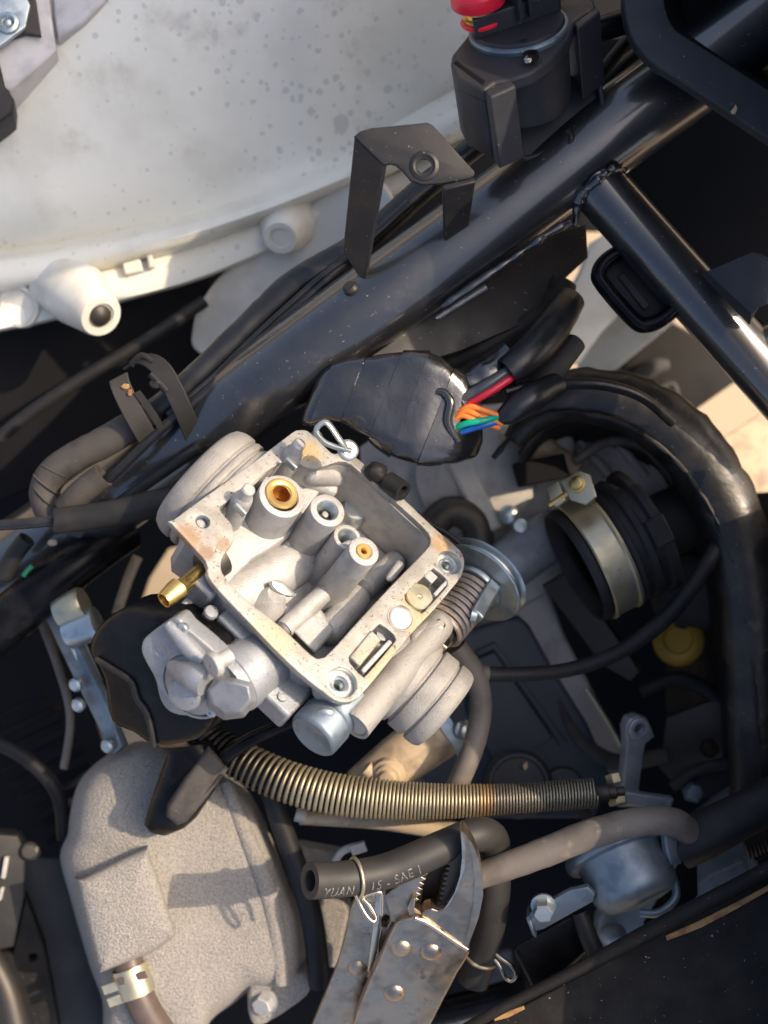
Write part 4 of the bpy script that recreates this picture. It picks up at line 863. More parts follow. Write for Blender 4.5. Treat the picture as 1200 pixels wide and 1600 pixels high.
gh = thing('filler_housing', 'invented dusty grey ribbed housing filling the shade above the intake boot', 'engine case', W(970, 740, -560))
P = Plane(970, 740, -540, (-.2, -.2, 1))  # housing and hoses invented to fill a shaded area
b = MB(); b.plate(P, [(868, 700), (905, 650), (980, 655), (1050, 700), (1090, 780), (1060, 830), (980, 800), (900, 790)], (), 0, -80, 12, sm=2); b.build('housing', M['case'], gh)
for (x0, y0, x1, y1) in ((905, 690, 960, 750), (955, 680, 1010, 745), (1005, 700, 1050, 770)):
    b = MB(); b.tube([P.hit(x0, y0, 2), P.hit((x0 + x1) / 2, (y0 + y1) / 2, 10), P.hit(x1, y1, 2)], 9, 12, sub=3); b.build('rib', M['case'], gh)
for (x, y) in ((925, 670), (1062, 795)):
    b = MB(); b.lathe(P.hit(x, y, 0), P.n, [(22, -4), (22, 4), (16, 8)], 24); b.hexa(P.hit(x, y, 8), P.n, 14, 12); b.build('bolt', M['zinc'], gh, smooth=25)
b = MB(); b.tube(WP([(900, 720, -440), (950, 690, -430), (1010, 700, -430), (1060, 760, -450)]), 10, 16)
tag(b.build('filler_hose', M['greyhose']), 'invented thin grey brown hose over the ribbed housing inside the fender', 'hose')
b = MB(); b.tube(WP([(870, 1090, -520), (900, 1150, -520), (960, 1190, -520), (1040, 1180, -530)]), 16, 16)
tag(b.build('low_filler_hose', M['dusty']), 'invented dusty dark hose filling the shade past the lever arm', 'hose')
# ================================================================== RELAY
rn = Vector((-.17, .69, .70)).normalized()
RP = Plane(808, 62, 60, rn, (1, -.42))
ry = thing('starter_relay', 'black starter relay in a rubber mount with red terminal boots at the top', 'relay', W(810, 120, 0))
ro = RP.hit(810, 20, 0)
cR = RP.hit(806, 18, 0)
def near(px, py, w): return RP.hit(px, py, w)
# size of the can from the drawn rim edges
rad = ((RP.hit(736, 60) - RP.hit(884, 22)).length) / 2
cR = (RP.hit(736, 60) + RP.hit(884, 22)) / 2
fwd = (RP.hit(808, 104) - cR)
b = MB(); b.lathe(cR, rn, [(rad * .96, -12), (rad * 1.02, -10), (rad * 1.03, -3), (rad * 1.0, 0), (rad * .95, 1), (rad * .93, -6)], 64, cap=False); b.build('crimp_ring', M['valve'], ry)
b = MB(); b.lathe(cR, rn, [(rad * .94, -10), (rad * .94, 3), (rad * .91, 6), (0, 6)], 64); cap = b.build('cap', M['plastic'], ry)
b = MB(); b.lathe(cR, rn, [(rad * .97, -8), (rad * .98, -30), (rad * .96, -120), (rad * .90, -136), (0, -138)], 64); b.build('can', M['plastic'], ry)
c = RP.hit(829, 84, 6); b = MB(); b.lathe(c, rn, [(12, -8), (12, .8), (9, .8), (8.5, -4), (0, -4)], 24); b.build('cap_notch', M['tray'], cap)
b = MB(); b.ball(RP.hit(826, 94, 1), 7, 5, 5, lump=.5); b.build('solder_blob', M['edge'], cap)
b = MB(); b.lathe(RP.hit(818, 62, 6.2), rn, [(6, 0), (7, .8), (6, .8), (5, 0)], 24, ); b.box(RP.hit(818, 62, 6.4), RP.u * 1, RP.v * 4, rn * .5); b.build('moulded_mark', M['plastic'], cap)
blk = [(743, 64), (877, 18), (875, -20), (862, -60), (730, -60), (726, 0)]
b = MB(); b.loft([[RP.hit(*p, 4) for p in blk], [RP.hit(*p, 4) + rn * 34 for p in blk]]); b.build('terminal_block', M['plastic'], ry, bevel=3)
b = MB()
for (x, y) in ((790, 20), (806, 14)):
    q = RP.hit(x, y, 30); b.box(q + Vector((0, 40, 0)), RP.u * 4, RP.v * 42, rn * 40)
b.build('divider', M['plastic'], ry, bevel=2)
def boot(px, py, r, nm):
    q = RP.hit(px, py, 46)
    t = MB(); t.lathe(q, rn, [(r * .6, 2), (r * .94, 0), (r, 3), (r * 1.02, 22), (r * .93, 26), (r * .90, 40), (r * .96, 60), (r * .97, 110), (r * .4, 130)], 40); t.build('red_boot', M['red'], ry)
    t = MB(); t.lathe(q - rn * 14, rn, [(0, -14), (r * .62, -14), (r * .64, -4), (r * .55, -3), (r * .55, 6), (r * .70, 7), (r * .70, 16)], 32); t.build('terminal_nut', M['brass'], ry)
    t = MB(); t.lathe(q - rn * 30, rn, [(0, 0), (r * .74, 0), (r * .76, 4), (r * .7, 6), (0, 6)], 32); t.build('red_washer', M['red'], ry)
boot(748, 6, 42, 'a'); boot(846, -32, 40, 'b')
mo = [(704, 99), (706, 86), (730, 56), (752, 30), (770, -20), (860, -60), (915, -40), (928, 2), (932, 12), (897, 36), (888, 60), (862, 92), (828, 114), (795, 125), (772, 128), (757, 140), (750, 139), (715, 122)]
hole = [tuple((x, y)) for x, y in []]
b = MB(); top = [RP.hit(*p, -9) for p in mo]
b.loft([[p for p in top], [p - rn * 22 for p in top]]); b.build('rubber_mount', M['plastic'], ry, bevel=4)
b = MB()
for poly in ([(704, 99), (706, 86), (742, 62), (776, 118), (757, 140), (750, 139), (715, 122)], [(897, 36), (880, 10), (915, -40), (928, 2), (932, 12)]):
    tp_ = [RP.hit(*p, -12) for p in poly]; b.loft([tp_, [p - rn * 118 for p in tp_]])
b.build('mount_block', M['plastic'], ry, bevel=4)
# wings of the mount
wL = [(757, 140), (797, 124), (806, 134), (766, 152)]
b = MB(); b.loft([[RP.hit(*p, -10) for p in wL], [RP.hit(*p, -10) - rn * 122 for p in wL]]); b.build('mount_wing', M['plastic'], ry, bevel=3)
wR = [(896, 36), (932, 10), (938, 18), (902, 46)]
b = MB(); b.loft([[RP.hit(*p, -10) for p in wR], [RP.hit(*p, -10) - rn * 122 for p in wR]]); b.build('mount_wing', M['plastic'], ry, bevel=3)
sl_ = [(709, 98), (713, 95), (758, 126), (755, 132)]
b = MB(); b.loft([[RP.hit(*p, -8) for p in sl_], [RP.hit(*p, -14) for p in sl_]]); b.build('mount_slot', M['tray'], ry)
P = Plane(870, 200, -70, (0, .1, 1))
b = MB(); b.plate(P, [(780, 190), (796, 220), (822, 250), (832, 249), (876, 222), (892, 212), (930, 186), (942, 168), (940, 148), (930, 110), (880, 120)], (), 0, -12, 3); b.build('mount_bracket', M['plastic'], ry)
b = MB(); b.tube(WP([(798, 218, -64), (822, 248, -64), (880, 220, -64), (930, 184, -64), (941, 160, -64), (931, 112, -62)]), 4.5, 10, sub=3); b.build('bracket_edge', M['plastic'], ry)
b = MB(); b.tube(WP([(886, 205, -60), (893, 215, -58), (888, 228, -60), (876, 232, -66)]), [6, 7, 7, 5], 12); b.build('bracket_hook', M['bracket'], ry)

# ================================================================== HARNESS AND CONNECTOR
wh = thing('wiring_harness', 'taped black wiring harness running beside the main frame tube', 'wiring harness', W(400, 500, -210))
hp = [(800, 190, -190), (730, 238, -190), (650, 305, -190), (575, 372, -185), (510, 415, -185), (455, 448, -190), (400, 498, -195), (330, 565, -195), (265, 625, -200), (205, 668, -212)]
b = MB(); b.tube(WP(hp), [20, 20, 22, 23, 25, 25, 23, 22, 23, 24], 24, jitter=.08); b.build('taped_bundle', M['tape'], wh)
b = MB(); b.tube(WP([(225, 655, -208), (160, 692, -220), (105, 722, -230), (74, 752, -236), (70, 785, -236), (92, 808, -240), (130, 822, -260)]), [26, 27, 27, 27, 25, 24, 22], 24, jitter=.06); b.build('sleeve', M['dusty'], wh)
for i, (x, y, a) in enumerate(((88, 737, .9), (73, 757, 1.25), (70, 776, 1.6), (112, 716, .6))):
    b = MB(); b.lathe(W(x, y, -234), (math.cos(a), -math.sin(a), 0) if False else Vector((math.sin(a - .9) * .7 + .4, .8, 0)), [(28, -2), (30, 0), (28, 2)], 24); b.build('sleeve_fold', M['dusty'], wh)
b = MB(); b.tube(WP([(640, 318, -160), (560, 390, -158), (520, 428, -160), (465, 480, -165), (400, 540, -168), (330, 606, -172), (250, 672, -182), (185, 735, -196), (150, 765, -205)]), 9, 14)
tag(b.build('throttle_wire', M['tape']), 'thin glossy black cable lying along the lower side of the harness', 'cable')
b = MB(); b.tube(WP([(545, 402, -150), (505, 430, -156), (450, 478, -164), (390, 533, -176), (330, 592, -176), (262, 648, -182)]), 6, 12)
tag(b.build('sensor_wire', M['tape']), 'thinnest black wire squeezed between the harness and the frame tube', 'wire')
b = MB(); b.tube(WP([(310, 700, -180), (240, 748, -190), (180, 790, -200), (150, 812, -210)]), 10, 14)
tag(b.build('brake_cable', M['rubber']), 'dull black cable in the shade beside the inlet throat', 'cable')
b = MB(); b.tube(WP([(162, 742, -190), (128, 768, -196), (100, 795, -205)]), [22, 22, 20], 20, sub=3, hollow0=20, wall=.75)
tag(b.build('open_sleeve', M['dusty']), 'open grey rubber sleeve end beside the bent taped harness', 'sleeve')
hc = thing('harness_clip', 'rusty metal clip strapped round the harness at the left', 'clip', W(240, 620, -180))
def strip(pts, wv, th=4):
    """bent flat strip: centre points, width vector, thickness"""
    q = [Vector(p) for p in smoothc([tuple(p) for p in WP(pts)], 5, False)]; m = MB(); rg = []
    wv = Vector(wv)
    for k_, p in enumerate(q):
        t = (q[min(k_ + 1, len(q) - 1)] - q[max(k_ - 1, 0)]).normalized(); n_ = t.cross(wv).normalized() * th
        rg.append([p - wv, p + wv, p + wv + n_, p - wv + n_])
    return m.loft(rg)
strip([(186, 590, -158), (190, 606, -152), (206, 640, -158), (226, 676, -178), (232, 690, -205)], (15, 8, 0), 5).build('clip_plate', M['rubber_brown'], hc, bevel=1.5)
b = MB(); b.ball(W(196, 604, -146), 7, 5, 4, lump=.5); b.ball(W(203, 614, -146), 4, 6, 3, lump=.5); b.build('rust_spot', M['rust'], hc)
strip([(206, 572, -165), (228, 562, -152), (252, 576, -145), (272, 610, -150), (290, 650, -165), (308, 694, -205)], (14, 8, 0), 5).build('strap', M['rubber'], hc, bevel=1.5)
strip([(214, 612, -150), (236, 642, -158), (252, 668, -176)], (5, 3, 0), 4).build('clip_wire', M['rubber'], hc)
b = MB(); b.tube(WP([(206, 570, -160), (222, 556, -150), (240, 566, -146)]), 6, 10); b.tube(WP([(236, 584, -146), (262, 612, -146)]), 7, 10, sub=1); b.ball(W(244, 600, -146), 12, 9, 7, lump=.4); b.build('buckle', M['rubber'], hc)

# throttle cable and sleeve
tc_ = thing('throttle_cable', 'black control cable with thick sleeve crossing the left edge to the carburetor', 'cable', W(120, 805, -130))
b = MB(); b.tube(WP([(-60, 824, -150), (40, 818, -150), (100, 812, -150)]), 9, 16); b.build('cable', M['tape'], tc_)
b = MB(); b.tube(WP([(90, 814, -150), (96, 813, -150), (170, 803, -150), (240, 788, -150), (300, 775, -160)]), [23, 22, 22, 24, 25], 24, hollow0=8, wall=.5); b.build('sleeve', M['rubber'], tc_)

# connector wrapped in black film
cn = thing('wrapped_connector', 'wire connector wrapped in shiny wrinkled black film above the carburetor', 'connector', W(610, 640, -130))
sec = [(484, 622, -150, 30, 30), (494, 622, -140, 46, 44), (540, 612, -135, 54, 50), (590, 618, -130, 70, 56), (640, 634, -128, 84, 60), (680, 652, -128, 80, 58), (712, 668, -128, 62, 50), (738, 690, -132, 34, 30), (750, 702, -138, 10, 10)]
secs = smoothc(sec, 4, False); rings = []
for (x, y, h, rw, rh) in secs:
    c = W(x, y, h); t = Vector((.93, -.36, 0)); xx = Vector((.36, .93, 0)); rg = []
    for j in range(44):
        a = 2 * math.pi * j / 44; ca, sa = math.cos(a), math.sin(a); e = .62
        e = .34; px_ = math.copysign(abs(ca) ** e, ca) * rw * K(h); pz = math.copysign(abs(sa) ** e, sa) * rh
        p = c + xx * px_ + Vector((0, 0, 1)) * pz
        nn = noise.noise(p * .012) * 5 + noise.noise(p * .05 + Vector((7, 3, 1))) * 1.5 - max(0, .25 - abs(noise.noise(Vector((p.x * .012 + p.y * .02, p.y * .016 - p.x * .006, 4))))) * 22 + 2
        d = (p - c); p = p + d.normalized() * nn * min(1, d.length / 40)
        rg.append(p)
    rings.append(rg)
b = MB(); b.loft(rings); b.build('film_wrap', M['bag'], cn, smooth=70, subsurf=1)
for (k0, k1) in ((5, 9), (13, 16), (20, 24)):
    wr_ = []
    for q_, f_ in ((k0, 1.0), (k0, 1.035), ((k0 + k1) // 2, 1.04), (k1, 1.03), (k1, .99)):
        c_ = sum(rings[q_], Vector()) / 44; wr_.append([c_ + (p - c_) * f_ for p in rings[q_]])
    b = MB(); b.loft(wr_, False, False); b.build('tape_wrap', M['bag'], cn, smooth=50)
b = MB(); b.tube(WP([(672, 620, -80), (690, 612, -70), (704, 628, -66), (700, 660, -70), (716, 690, -80)]), [5, 7, 8, 8, 5], 12); b.tube(WP([(690, 585, -110), (702, 600, -90), (730, 640, -80)]), [6, 9, 6], 12); b.build('film_fold', M['bag'], cn)
b = MB(); b.tube(WP([(688, 612, -120), (740, 600, -120), (800, 560, -125)]), [26, 34, 30], 20, jitter=.3); b.build('film_tail', M['bag'], cn, smooth=60)
for (nm, mt, pts, r) in (('red_wire', 'wire_red', [(712, 648, -90), (745, 624, -78), (775, 606, -78), (805, 586, -88)], 6.8),
                         ('grey_wire', 'wire_grey', [(700, 634, -92), (742, 612, -78), (775, 592, -80), (800, 575, -90)], 9),
                         ('orange_wire', 'wire_orange', [(704, 652, -86), (732, 636, -70), (755, 641, -68), (785, 652, -80)], 5),
                         ('orange_wire', 'wire_orange', [(702, 660, -86), (726, 643, -70), (750, 650, -68), (785, 662, -82)], 5),
                         ('orange_wire', 'wire_orange', [(700, 666, -86), (720, 650, -72), (742, 656, -70), (780, 668, -84)], 5),
                         ('green_wire', 'wire_green', [(704, 672, -86), (728, 662, -68), (756, 657, -66), (785, 650, -82)], 5.4),
                         ('blue_wire', 'wire_blue', [(716, 676, -88), (738, 669, -76), (760, 663, -74), (790, 656, -86)], 6)):
    b = MB(); b.tube(WP(pts), r, 14)
    o = b.build(nm, M[mt])
    if nm == 'orange_wire':
        tag(o, {652: 'uppermost of three orange wires leaving the wrapped connector', 662: 'middle of three orange wires leaving the wrapped connector', 668: 'lowest of three orange wires leaving the wrapped connector'}[pts[-1][1]], 'wire', 'orange wires at the wrapped connector')
    else: tag(o, {'red_wire': 'bright red wire leaving the wrapped connector', 'grey_wire': 'dark grey wire above the red wire at the wrapped connector', 'green_wire': 'bright green wire leaving the wrapped connector', 'blue_wire': 'blue wire tucked under the green one at the wrapped connector'}[nm], 'wire')
ws = thing('wire_sleeve', 'black vinyl sleeves bundling the coloured wires behind the frame tube', 'wire sleeve', W(840, 570, -110))
b = MB(); b.tube(WP([(792, 582, -92), (818, 562, -98), (845, 535, -120), (868, 505, -150), (890, 470, -190)]), [25, 28, 30, 30, 26], 24, jitter=.05, hollow0=24, wall=.86); b.build('sleeve', M['tape'], ws)
b = MB(); b.tube(WP([(778, 656, -84), (798, 644, -82), (830, 622, -90), (870, 600, -120)]), [10, 20, 24, 20], 20, jitter=.1); b.build('tape_wrap', M['tape'], ws)
b = MB(); b.tube(WP([(835, 615, -150), (870, 570, -160), (900, 535, -180)]), [24, 22, 18], 20); b.build('inner_sleeve', M['rubber_brown'], ws)
b = MB(); b.tube(WP([(790, 612, -105), (830, 604, -110), (890, 599, -130), (950, 603, -160), (1005, 622, -190), (1050, 660, -240)]), [10, 10, 10, 9.5, 9, 9], 18)
tag(b.build('loop_cable', M['tape']), 'smooth black cable arching from the wires over the fender edge', 'cable')
b = MB(); b.tube(WP([(690, 570, -230), (760, 540, -230), (850, 490, -240), (880, 440, -250)]), [30, 34, 30, 24], 24, jitter=.2)
tag(b.build('shaded_hose', M['rubber']), 'black hose in the shade between gusset plate and wrapped connector', 'hose')

# ================================================================== VALVE COVER
vc = thing('cylinder_head_cover', 'sand cast aluminium head cover with square breather box, bottom left', 'engine cover', W(290, 1400, -400))
co = [(232, 1162), (195, 1170), (152, 1196), (124, 1230), (112, 1278), (109, 1305), (97, 1340), (112, 1400), (142, 1505), (162, 1560), (176, 1640), (300, 1640), (328, 1592), (362, 1566), (392, 1545), (436, 1545), (470, 1520), (472, 1440), (450, 1385), (428, 1325), (400, 1262), (368, 1222), (300, 1185)]
cs = smoothc(co, 4); cen = (285, 1410); rings = []
for f, h in ((1.0, -560), (1.0, -470), (.995, -440), (.975, -405), (.94, -372), (.88, -350), (.78, -338), (.6, -330), (.4, -326), (.2, -324)):
    rings.append([W(cen[0] + (x - cen[0]) * f, cen[1] + (y - cen[1]) * f, h + (0 if f > .99 else (x - 285) * -.10 * (1 - f * .5))) for x, y in cs])
b = MB(); b.loft(rings); b.build('cover', M['sandcast'], vc, smooth=70)
bo_ = [(124, 1381), (132, 1374), (224, 1328), (232, 1332), (256, 1400), (272, 1454), (268, 1464), (240, 1484), (166, 1514), (158, 1512), (150, 1490)]
cs2 = smoothc(bo_, 3); c2 = (195, 1425); rings = []
for f, h in ((1.03, -370), (1.01, -300), (.99, -278), (.95, -268), (.85, -262), (.5, -258), (.2, -257)):
    rings.append([W(c2[0] + (x - c2[0]) * f, c2[1] + (y - c2[1]) * f, h) for x, y in cs2])
b = MB(); b.loft(rings); b.build('breather_box', M['sandcast'], vc, smooth=60)
b = MB(); b.tube(WP([(352, 1225, -352), (372, 1280, -350), (396, 1340, -350), (418, 1400, -352), (430, 1460, -356), (438, 1535, -364)]), [10, 14, 16, 17, 16, 14], 20, flat=.8); b.build('cover_rib', M['sandcast'], vc, smooth=70)
b = MB(); b.tube(WP([(128, 1300, -402), (142, 1345, -384), (150, 1378, -372)]), [10, 12, 12], 16); b.build('cover_rib', M['sandcast'], vc, smooth=70)
P = Plane(420, 1555, -420, (.1, -.1, 1))
b = MB(); b.plate(P, [(385, 1560), (392, 1535), (415, 1522), (480, 1520), (482, 1545), (465, 1565), (410, 1600), (390, 1595)], (), 30, -60, 10, sm=2); b.build('bolt_lug', M['sandcast'], vc)
b = MB(); a = Vector((-.35, -.25, .9)); o = P.hit(414, 1560, 28); b.lathe(o, a, [(24, 0), (24, 4), (20, 5)], 28); b.hexa(o + a * 4, a, 19, 20); b.build('hex_bolt', M['cast'], vc, smooth=25)
# breather hose and its spring band
bh = thing('breather_hose', 'brown rubber breather hose leaving the head cover at the bottom left', 'hose', W(220, 1560, -330))
b = MB(); b.tube(WP([(196, 1480, -330), (206, 1520, -318), (220, 1562, -316), (248, 1610, -330), (290, 1660, -360)]), [27, 27, 27, 28, 28], 28); b.build('hose', M['brownhose'], bh)
hb = thing('hose_band', 'yellow zinc spring band clamping the brown breather hose', 'hose clamp', W(210, 1535, -300))
a = (W(220, 1562, -316) - W(202, 1508, -320)).normalized(); o = W(202, 1510, -320)
b = MB(); b.lathe(o, a, [(29, 0), (32, 0), (32.5, 3), (32.5, 48), (32, 51), (29, 51)], 40, cap=False); b.build('band', M['yzinc'], hb)
z = Vector((0, 0, 1))
for (x, y) in ((192, 1532), (222, 1524)):
    b = MB(); b.box(W(x, y, -287.5 if x > 200 else -289), Vector((8, 2.5, 0)), Vector((-2.5, 6, 0)), z * 1.6); b.build('band_slot', M['brownhose'], hb, bevel=1)
for (x, y) in ((174, 1543), (182, 1562)):
    b = MB(); b.box(W(x, y, -300), Vector((14, 5, 0)), Vector((-3, 8, 0)), z * 3); b.build('band_ear', M['yzinc'], hb, bevel=2)

for t_ in (vc, bh, hb):
    kk = K(-360) / K(-405); t_.location = (t_.location.x * kk, t_.location.y * kk, t_.location.z + 45 * S)

# rubber cap and cable over the cover
rc = thing('spark_plug_cap', 'black rubber boot lying against the cast head cover under the carburetor', 'rubber boot', W(290, 1230, -220))
rings = []
for (L_, R_, hh, th) in (((250, 1165), (330, 1158), -190, 34), ((262, 1176), (350, 1196), -190, 36), ((250, 1210), (335, 1236), -205, 36), ((234, 1256), (308, 1276), -225, 32), ((226, 1286), (290, 1292), -238, 28), ((232, 1296), (262, 1304), -242, 16)):
    A, B = W(*L_, hh), W(*R_, hh); m_ = (A + B) / 2; hw = (B - A) / 2; rg = []
    for j in range(28):
        a = 2 * math.pi * j / 28; e = .7
        rg.append(m_ + hw * math.copysign(abs(math.cos(a)) ** e, math.cos(a)) + Vector((0, 0, th)) * math.copysign(abs(math.sin(a)) ** e, math.sin(a)))
    rings.append(rg)
b = MB(); b.loft(rings); b.build('boot', M['shiny'], rc, smooth=60)
P = Plane(310, 1240, -150, (.2, -.05, 1))
b = MB(); b.plate(P, [(318, 1178), (330, 1172), (356, 1203), (352, 1210), (292, 1287), (268, 1284), (262, 1262)], (), 0, -30, 9, sm=2); b.build('flap', M['dusty'], rc)
b = MB(); b.tube(WP([(470, 1122, -150), (430, 1138, -155), (385, 1160, -165), (340, 1190, -180)]), [11, 11, 12, 13], 18)
tag(b.build('plug_lead', M['shiny']), 'glossy black cable from the zinc can to the rubber boot', 'cable')

# ================================================================== SPRING COVERED HOSE
sp = thing('spring_hose', 'hose wrapped in a tarnished coil spring running below the carburetor', 'hose', W(620, 1240, -190))
cl = [(312, 1138, -250), (340, 1166, -235), (390, 1196, -215), (450, 1222, -200), (520, 1240, -190), (600, 1249, -185), (690, 1252, -182), (780, 1249, -182), (860, 1244, -182), (930, 1239, -184)]
cq = [Vector(p) for p in smoothc([tuple(W(*p)) for p in cl], 14, False)]
acc = [0]
for i in range(1, len(cq)): acc.append(acc[-1] + (cq[i] - cq[i - 1]).length)
tot = acc[-1]
def along(s_):
    s_ = max(0, min(tot - .01, s_)); lo = 0
    while acc[lo + 1] < s_: lo += 1
    t = (s_ - acc[lo]) / (acc[lo + 1] - acc[lo]); return cq[lo].lerp(cq[lo + 1], t), (cq[lo + 1] - cq[lo]).normalized()
def rad_(s_): 
    f = s_ / tot
    return 28 + 5 * min(1, f / .2) - 9 * max(0, min(1, (f - .45) / .35))
def pitch_(s_):
    f = s_ / tot
    return 11.5 if f < .2 else max(5.2, 11.5 - 5.4 * min(1, (f - .2) / .35) - 1.0 * max(0, min(1, (f - .7) / .1)))
pts = []; wr = []; ss = 0; ang = 0; stp = 2 * math.pi / 20
while ss < tot:
    p, t = along(ss); x = t.cross(Vector((0, 0, 1))).normalized(); y = x.cross(t)
    pts.append(p + (x * math.cos(ang) + y * math.sin(ang)) * rad_(ss)); wr.append(min(3.6, pitch_(ss) * .37)); ang += stp; ss += pitch_(ss) / 20
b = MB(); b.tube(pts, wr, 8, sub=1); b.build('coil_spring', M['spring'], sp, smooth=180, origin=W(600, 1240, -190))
b = MB(); b.tube([along(tot * i / 20)[0] for i in range(21)], [rad_(tot * i / 20) - 5.5 for i in range(21)], 24, sub=2); b.build('inner_hose', M['rubber'], sp)

# ================================================================== FUEL VALVE
fv = thing('fuel_valve', 'round blue grey zinc fuel valve with crimped rim on a bolted bracket', 'fuel valve', W(980, 1350, -150))
va = Vector((.33, -.80, .46)).normalized(); vo = W(966, 1330, -175)
b = MB(); b.lathe(vo, va, [(0, -34), (60, -34), (80, -26), (84, -18), (90, -14), (93, -9), (93, 2), (90, 7), (80, 10)], 64); b.build('crimped_rim', M['valve'], fv)
b = MB(); b.lathe(vo + va * 6, va, [(82, 0), (76, 5), (74, 10), (74, 58), (70, 72), (62, 80), (48, 84), (0, 86)], 64); b.build('can', M['valve'], fv)
b = MB(); b.tube([vo + va * 40 + Vector((70, 10, -10)), vo + va * 70 + Vector((66, -6, 8)), vo + va * 88 + Vector((30, -18, 6)), vo + va * 88 + Vector((0, -20, 0))], 7, 14, flat=1.3); b.build('can_lip', M['valve'], fv)
P = Plane(1050, 1320, -120, (.5, .1, .85))
b = MB(); b.plate(P, [(1038, 1292), (1052, 1290), (1064, 1325), (1066, 1350), (1050, 1352), (1042, 1330)], (), 0, -14, 3); b.build('side_tab', M['valve'], fv)
P = Plane(880, 1425, -130, (-.15, -.35, .9))
b = MB(); b.plate(P, [(826, 1430), (838, 1420), (890, 1392), (918, 1386), (930, 1398), (926, 1410), (850, 1452), (836, 1456)], (), 0, -12, 3); b.build('bracket', M['valve'], fv)
b = MB(); b.plate(P, [(826, 1430), (836, 1456), (838, 1466), (832, 1462), (822, 1436)], (), 2, -30, 2); b.build('bracket_fold', M['valve'], fv)
b = MB(); a = Vector((-.1, -.3, .9)); o = P.hit(849, 1414, 0); b.lathe(o - a * 2, a, [(21, 0), (21, 4), (17, 5)], 28); b.hexa(o + a * 2, a, 17, 26, x=(1, .2, 0)); b.build('hex_bolt', M['zinc'], fv, smooth=25)
vm = thing('valve_mount', 'black rubber mounting block under the fuel valve bracket', 'mounting block', W(870, 1480, -200))
b = MB(); b.loft([WP([(800, 1480, -170), (905, 1420, -165), (925, 1480, -170), (840, 1560, -180)]), WP([(800, 1500, -300), (905, 1440, -300), (925, 1500, -300), (830, 1570, -300)])]); b.build('block', M['shiny'], vm, bevel=8, seg=3)
b = MB(); b.tube(WP([(905, 1425, -160), (922, 1470, -155), (938, 1500, -150)]), [14, 16, 14], 14); b.build('block_edge', M['rubber'], vm)
P = Plane(1060, 1400, -330, FLAT)
b = MB(); b.plate(P, [(1010, 1450), (1075, 1340), (1090, 1330), (1092, 1400), (1060, 1440), (1020, 1480)], (), 0, -40, 8)
tag(b.build('rubber_strip', M['tray']), 'black rubber strip between the fuel valve and the pale casting', 'rubber strip')
b = MB(); b.tube(WP([(742, 1370, -118), (790, 1354, -112), (850, 1332, -104), (910, 1308, -96), (965, 1291, -92), (1020, 1282, -96), (1060, 1288, -115), (1088, 1312, -150)]), [22, 23, 24, 24.5, 24, 24, 23.5, 22], 28, jitter=.05)
tag(b.build('supply_hose', M['greyhose']), 'grey brown hose running from the pliers over the fuel valve', 'hose')
b = MB(); b.tube(WP([(1060, 1325, -160), (1098, 1305, -150), (1150, 1278, -145), (1210, 1248, -150), (1280, 1215, -160)]), [38, 40, 38, 37, 37], 32)
tag(b.build('thick_hose', M['rubber']), 'thick black hose entering from the right edge beside the fuel valve', 'hose')

# ================================================================== PRINTED HOSE, CLIPS
fh = thing('fuel_hose', 'black fuel hose with white printing folded over and held in the pliers', 'hose', W(620, 1360, -80))
hpts = [(484, 1376, 2), (540, 1373, -32), (600, 1362, -58), (655, 1340, -72), (705, 1318, -88), (745, 1304, -108), (768, 1312, -140), (772, 1350, -160), (771, 1410, -178), (758, 1475, -225), (738, 1532, -250)]
hr = [29, 28, 27.5, 27, 26.5, 27, 27, 26, 25, 25, 26]
hs = [r * K(p[2]) for r, p in zip(hr, hpts)]
b = MB(); b.tube(WP(hpts), hs, 36, sub=10, hollow0=44, hollow1=30, wall=.55); b.build('hose', M['hose'], fh)
tq = [Vector(p) for p in smoothc([tuple(W(*p)) for p in hpts[:6]], 16, False)]
ta = [0]
for i in range(1, len(tq)): ta.append(ta[-1] + (tq[i] - tq[i - 1]).length)
cu = bpy.data.curves.new('t', 'FONT'); cu.body = "YUAN -J 15 - SAE J"; cu.size = 22; cu.space_character = 1.15
to = bpy.data.objects.new('t', cu); me = bpy.data.meshes.new_from_object(to)
bm = bmesh.new(); bm.from_mesh(me)
bmesh.ops.triangulate(bm, faces=bm.faces)
bmesh.ops.subdivide_edges(bm, edges=[e for e in bm.edges if e.calc_length() > 5], cuts=2)
wid = max(v.co.x for v in bm.verts)
vs = []
for v in bm.verts:
    s_ = 12 + v.co.x * (172 / wid); lo = 0
    while lo < len(ta) - 2 and ta[lo + 1] < s_: lo += 1
    t = (s_ - ta[lo]) / (ta[lo + 1] - ta[lo]); p = tq[lo].lerp(tq[lo + 1], t); d = (tq[min(lo + 2, len(tq) - 1)] - tq[max(lo - 1, 0)]).normalized()
    x = Vector((0, 0, 1)).cross(d).normalized(); y = d.cross(x)
    f_ = s_ / ta[-1] * 5; i_ = min(4, int(f_)); rr = hs[i_] + (hs[i_ + 1] - hs[i_]) * (f_ - i_) + .7; a = (v.co.y * 1.1 - 20) / 28
    vs.append(p + (y * math.cos(a) + x * math.sin(a)) * rr)
fs = [tuple(x.index for x in f.verts) for f in bm.faces]; bm.free(); bpy.data.objects.remove(to)
b = MB(); b.add(vs, fs); b.build('printing', M['print'], fh)
